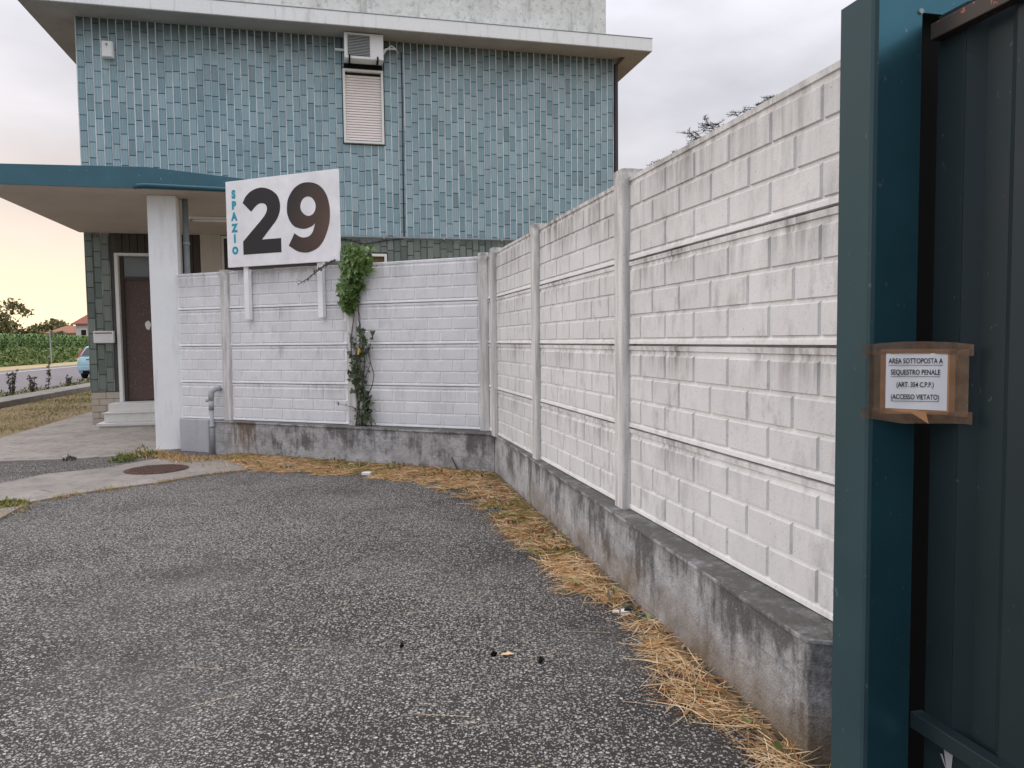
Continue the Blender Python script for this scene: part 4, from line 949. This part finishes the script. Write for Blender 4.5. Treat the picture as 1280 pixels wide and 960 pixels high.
weed('taller weed sprig at slab edge just behind the green tuft', -4.93, 10.0, .20, .16, 170, [M['ivy'], M['straw'][1]])
weed('yellow green grass tuft at the far left slab edge', -4.72, 6.98, .17, .07, 300, [M['straw'][3], M['weed']])
weed('small dry weed beside the pavement edge at left', -5.75, 9.74, .08, .10, 60, [M['ivydark'], M['twig']])
weed('faint dry grass tuft on the slab below the standpipe', -3.55, 8.95, .18, .14, 8, [M['straw'][1], M['straw'][0]])

# ------------------------------------------------------------------ beyond the road
def plant_tall(u, v, h, label, grp):
    t = thing('roadside_weed', label, 'weed', UV(u, v, .02), random.random()*6, grp)
    b = MB(); k = random.randint(2, 4); C3 = []
    for j in range(k):
        x, y = random.uniform(-.12, .12), random.uniform(-.12, .12); hh = h*random.uniform(.6, 1)
        b.tube([(0, 0, 0), (x*.6, y*.6, hh*.5), (x, y, hh)], [.012, .010, .005], 5)
        for q in range(40): s = random.random()**.7; C3.append((x*s+random.gauss(0, .03), y*s+random.gauss(0, .03), hh*s))
    b.build('stem', M['twig'], t); quads('leaves', leafcloud(np.array(C3), .042, .6, 2.2), M['weeddark'], None, t, 'stuff')
for u, v, h, l in ((-8.75, 26.6, .95, 'tallest dark weed among those growing behind the kerb wall'), (-8.7, 25.2, .65, 'bushy dark weed just left of the tallest kerb weed'), (-8.7, 23.7, .85, 'thin upright weed with gaps behind the kerb wall'), (-8.8, 28.6, .6, 'dark weed right of the tallest kerb weed'), (-8.8, 31.5, .6, 'weed behind the kerb nearest to the parked car'), (-8.7, 21.6, .35, 'short weed at left end of the visible kerb wall')):
    plant_tall(u, v, h, l, 'weeds behind the kerb wall')
n = 2600; u = -8.6-1.0*rng.random(n); v = 16+22*rng.random(n); P = np.array([UV(a, c_, .03+.16*q) for a, c_, q in zip(u, v, rng.random(n)**2)])
keep = np.sin(v*1.9)+np.sin(v*.8+1) > -.2
quads('roadside_growth', leafcloud(P[keep], .05, .6, 2.2), [M['weed'], M['weeddark'], M['drygrass'][0]], rng.choice(3, keep.sum(), p=[.35, .35, .3]), None, 'stuff')
# belt of weeds and shrubs, then the maize field
n = 46000; u = -22.5-6.0*rng.random(n); v = 20+100*rng.random(n)
bump_ = .75+.35*np.sin(v*.55+u)+.25*np.sin(v*1.7)
z = (rng.random(n)**.8)*bump_*np.clip((-22.2-u)/1.2, .25, 1)*1.05
quads('roadside_shrubs', leafcloud(np.array([UV(a, c_, q) for a, c_, q in zip(u, v, z)]), .15, .7, 3.2), [M['weed'], M['corn']], rng.choice(2, n, p=[.8, .2]), None, 'stuff')
n = 5200; u = -29-26*rng.random(n)**1.3; v = 22+110*rng.random(n); root = np.array([UV(a, c_) for a, c_ in zip(u, v)])
LV = []
for k in range(7):
    a = rng.random(n)*2*np.pi; d = np.stack([np.cos(a), np.sin(a), np.zeros(n)], 1); s = np.stack([-np.sin(a), np.cos(a), np.zeros(n)], 1)*.075
    zb = .3+.33*k+.15*rng.random(n); p0 = root+np.array([0, 0, 1.])*zb[:, None]; L_ = (.45+.25*rng.random((n, 1)))
    p1 = p0+d*L_*.55+np.array([0, 0, .28]); p2 = p0+d*L_*1.15+np.array([0, 0, .12])
    LV += [np.stack([p0-s*.5, p0+s*.5, p1+s, p1-s], 1), np.stack([p1-s, p1+s, p2+s*.2, p2-s*.2], 1)]
s = np.tile(np.array([.02, .01, 0]), (n, 1)); T = root+np.array([0, 0, 2.45])+rng.normal(size=(n, 3))*.12
LV.append(np.stack([root-s, root+s, T+s, T-s], 1))
quads('maize_field', np.concatenate(LV), M['corn'], None, None, 'stuff')

def tree(label, x, y, h, r, nl, mat, blobs, lsize, group='trees beyond the maize field', name='broadleaf_tree', trunk=.25):
    t = thing(name, label, 'tree', (x, y, -.03), 0, group); b = MB()
    b.tube([(0, 0, 0), (.1, .05, h*.3), (.0, .1, h*.62)], [trunk, trunk*.8, trunk*.4], 8)
    Cs = []
    for bx, by, bz, br in blobs:
        b.tube([(0, .05, h*.28), (bx*r*.5, by*r*.5, (h*.3+bz*h)/2), (bx*r, by*r, bz*h)], [trunk*.5, trunk*.3, trunk*.08], 5)
        k = int(nl*br**2); d = unit(rng.normal(size=(k, 3))); q = rng.random((k, 1))**.45
        Cs.append(np.array([bx*r, by*r, bz*h])+d*q*br*r*np.array([1, 1, .8])*(1+.25*np.sin(d[:, :1]*7+d[:, 2:3]*9)))
    b.build('trunk', M['bark'], t); quads('crown', leafcloud(np.concatenate(Cs), lsize, .1, 1.5), mat, None, t, 'stuff')
tree('tall loose tree with gaps at left edge beyond the maize', -97.5, 145, 11.0, 5.5, 1500, M['treewarm'], [(-.4, 0, .82, .38), (.45, 0, .80, .40), (.75, .2, .72, .22), (0, 0, .62, .35), (-.3, .2, .45, .55), (.35, -.2, .42, .5)], .42)
tree('low dark green tree between the tall tree and round tree', -92.5, 146, 5.4, 4.0, 1500, M['tree'], [(-.5, 0, .6, .6), (.4, 0, .62, .6), (1.1, 0, .5, .5), (-1.3, 0, .6, .6), (0, .3, .75, .4)], .45)
tree('round topped brownish tree left of the low brown roof', -84.5, 140, 6.6, 3.2, 2400, M['treewarm'], [(-.5, 0, .62, .62), (.45, 0, .66, .62), (0, .2, .76, .55), (0, -.2, .45, .7), (.9, 0, .55, .4)], .36)
tree('small dark shrub tree in front of the white house', -70.6, 119, 3.8, 1.5, 1300, M['tree'], [(-.5, 0, .7, .7), (.6, 0, .65, .7), (0, 0, .8, .5)], .3)
tree('low green tree behind the maize at far left', -106, 150, 5.0, 4.5, 1500, M['tree'], [(-.6, 0, .6, .7), (.4, 0, .6, .7), (1.0, 0, .55, .6)], .45)
def house(label, loc, rz, w, d, hw, hr, roofm, wins, chim):
    t = thing('house', label, 'house', loc, rz, 'houses beyond the maize field')
    MB().box(0, w, 0, d, -.1, hw).build('wall', M['housewall'], t)
    b = MB(); e = .5
    b.v = [(-e, -e, hw-.05), (w+e, -e, hw-.05), (w+e, d+e, hw-.05), (-e, d+e, hw-.05), (w*.22, d/2, hw+hr), (w*1.02, d/2, hw+hr), (-e, -e, hw+.1), (w+e, -e, hw+.1), (w+e, d+e, hw+.1), (-e, d+e, hw+.1)]
    b.f = [(3, 2, 1, 0), (0, 1, 7, 6), (1, 2, 8, 7), (2, 3, 9, 8), (3, 0, 6, 9), (6, 7, 5, 4), (7, 8, 5), (8, 9, 4, 5), (9, 6, 4)]; b.mi = [0]*9
    rf = b.build('roof', roofm, t)
    for cx, cy in chim: MB().box(cx-.25, cx+.25, cy-.25, cy+.25, hw+hr*.4, hw+hr+.6).build('chimney', M['housewall'], rf)
    for x, z, ww, hh in wins:
        f = MB().box(x-ww/2-.08, x+ww/2+.08, -.06, .0, z-hh/2-.08, z+hh/2+.08).build('window', M['frame'], t)
        MB().box(x-ww/2, x+ww/2, -.075, -.062, z-hh/2, z+hh/2).build('pane', M['dark'], f)
house('white house with red hipped roof partly hidden by the tiled building', (-71.2, 124, 0), R(8), 10, 9, 4.9, 3.0, M['roof'], [(1.2, 3.55, .8, .9), (2.9, 3.4, .55, 1.3), (1.3, 1.2, .8, 1.0), (5, 3.5, .8, .9)], [(2.6, 3.0)])
house('low house with brown roof beside the white house', (-77.0, 126, 0), R(8), 7.5, 6, 3.45, 1.35, M['roofbrown'], [(1.6, 2.2, .9, .8)], [(4.6, 2.5)])
ps = thing('road_sign', 'thin grey roadside pole carrying a sign seen from behind', 'sign', UV(-22.1, 68.2, 0), R(-20))
b = MB(); b.tube([(0, 0, 0), (0, 0, 2.75)], .05, 8); b.build('pole', M['galv'], ps)
b = MB(); b.box(-.15, .28, .055, .08, 2.1, 2.66); b.build('sign_plate', M['signback'], ps)
# parked car, seen from behind; local x right, y forward
cr = thing('parked_car', 'light blue hatchback parked at the roadside behind the building corner', 'car', UV(-10.86, 36.5, .01), math.atan2(.2312, .9729))
def loft(secs, mats, name, parent):
    b = MB(); n = len(secs[0])
    for s in secs: b.v += s
    for k in range(len(secs)-1):
        for j in range(n-1): a = k*n+j; b.f.append((a, a+1, a+n+1, a+n)); b.mi.append(0)
    b.f.append(tuple(range(n-1, -1, -1))); b.f.append(tuple((len(secs)-1)*n+j for j in range(n))); b.mi += [0, 0]
    return b.build(name, mats, parent, True)
def sec(y, zs, hw_):       # closed ring of half widths going round
    pts = [(.85+w, y, z) for z, w in zip(zs, hw_)]+[(.85-w, y, z) for z, w in reversed(list(zip(zs, hw_)))]
    return pts+[pts[0]]
loft([sec(.00, (.32, .45, .62, .80, .92), (.66, .74, .76, .74, .68)), sec(.10, (.24, .42, .62, .84, .97), (.76, .83, .84, .82, .76)), sec(.75, (.22, .42, .62, .86, 1.0), (.80, .85, .86, .84, .78)),
      sec(2.6, (.22, .42, .62, .86, .98), (.80, .85, .86, .84, .78)), sec(3.6, (.24, .42, .60, .78, .86), (.78, .84, .84, .80, .70)), sec(4.1, (.30, .42, .55, .66, .72), (.60, .66, .66, .62, .55))], M['carpaint'], 'body', cr)
loft([sec(.13, (.93, 1.00, 1.06), (.73, .715, .69)), sec(.42, (.95, 1.22, 1.40), (.75, .68, .56)), sec(.9, (.95, 1.24, 1.45), (.77, .69, .57)), sec(2.1, (.95, 1.24, 1.44), (.77, .69, .57)), sec(3.0, (.93, .95, .97), (.74, .73, .71))], M['carpaint'], 'cabin', cr)
b = MB(); b.face([(.19, .105, 1.03), (1.51, .105, 1.03), (1.36, .335, 1.36), (.34, .335, 1.36)]); b.build('rear_window', M['carglass'], cr)
for s in (-1, 1):
    x = .85+s*.755
    b = MB(); b.hexa([(x-.06, .015, .90), (x+.05, .06, .90), (x+.05, .10, .90), (x-.06, .05, .90), (x-.06-s*.10, .30, 1.30), (x+.03-s*.10, .36, 1.30), (x+.03-s*.10, .42, 1.30), (x-.06-s*.10, .36, 1.30)]); b.build('tail_light', M['lampred'], cr)
    for yw in (.75, 3.35):
        wx = .85+s*.74; b = MB(); b.tube([(wx-.09, yw, .30), (wx+.09, yw, .30)], .30, 18); wq = b.build('wheel', M['tyre'], cr, False, .02)
        b = MB(); b.tube([(wx+s*.085-.01, yw, .30), (wx+s*.085+.01, yw, .30)], .19, 14); b.build('rim', M['galv'], wq)
    b = MB(); b.face([(.85+s*.752, .55, 1.00), (.85+s*.752, 1.7, 1.02), (.85+s*.66, 1.7, 1.34), (.85+s*.66, .75, 1.33)]); b.build('side_window', M['carglass'], cr)
MB().box(.07, 1.63, -.035, .10, .36, .56).build('bumper', M['carpaint'], cr, bevel=.03)
MB().box(.25, 1.45, -.02, .12, .20, .36).build('under_bumper', M['black'], cr)
MB().box(.58, 1.12, -.012, .01, .68, .79).build('number_plate', M['white'], cr)
MB().box(.40, 1.30, -.016, .0, .84, .865).build('tailgate_trim', M['black'], cr)

# ------------------------------------------------------------------ cedar behind the side fence (only the branch tips show)
cd = thing('cedar_tree', 'dark conifer whose branch tips show over the side fence', 'tree', (3.1, 8.8, -.07))
b = MB(); b.tube([(0, 0, 0), (.03, 0, 2.0), (-.05, 0, 4.0)], [.11, .08, .02], 8); b.build('trunk', M['bark'], cd, True)
b = MB(); ND = []
tips = [(-1.55, -.4, 3.50), (-1.30, -.3, 3.62), (-1.12, -.35, 3.82), (-.96, -.3, 3.98), (-1.02, -.1, 3.90), (-.80, -.3, 3.92), (-.62, -.35, 4.03), (-.72, .1, 3.98), (-.38, -.3, 4.13), (-.22, -.3, 4.22), (-.12, -.2, 4.24), (.25, -.2, 4.2), (.3, .5, 4.0), (-.4, .7, 3.9), (.9, .2, 3.4), (.7, -.6, 3.3), (-1.3, .6, 3.2), (.2, 1.1, 3.1), (-1.0, .1, 2.6), (1.1, -.3, 2.6), (.3, -1.0, 2.6), (-.3, 1.2, 2.4)]
for tx, ty, tz in tips:
    base = Vector((0, 0, max(1.0, tz-1.0))); tip = Vector((tx, ty, tz)); midp = (base+tip)/2+Vector((0, 0, .12))
    b.tube([base, midp, tip], [.018, .010, .003], 5)
    for q in range(44):
        s = .40+.60*random.random(); p = base.lerp(midp, s*2) if s < .5 else midp.lerp(tip, (s-.5)*2)
        a = random.uniform(0, 6.28); d = Vector((math.cos(a)-.35, math.sin(a)*.6, random.uniform(-.08, .22))).normalized()*random.uniform(.06, .18)
        b.tube([p, p+d], [.004, .0015], 4)
        for k in range(22):
            w = random.random(); n0 = p+d*w; e = Vector((random.gauss(0, 1), random.gauss(0, 1), random.gauss(.5, .6))).normalized()*.032; sd_ = e.orthogonal().normalized()*.0032
            ND.append([n0-sd_, n0+sd_, n0+e+sd_*.3, n0+e-sd_*.3])
b.build('branch', M['bark'], cd); quads('needles', np.array([[tuple(v) for v in q] for q in ND]), M['cedar'], None, cd, 'stuff')
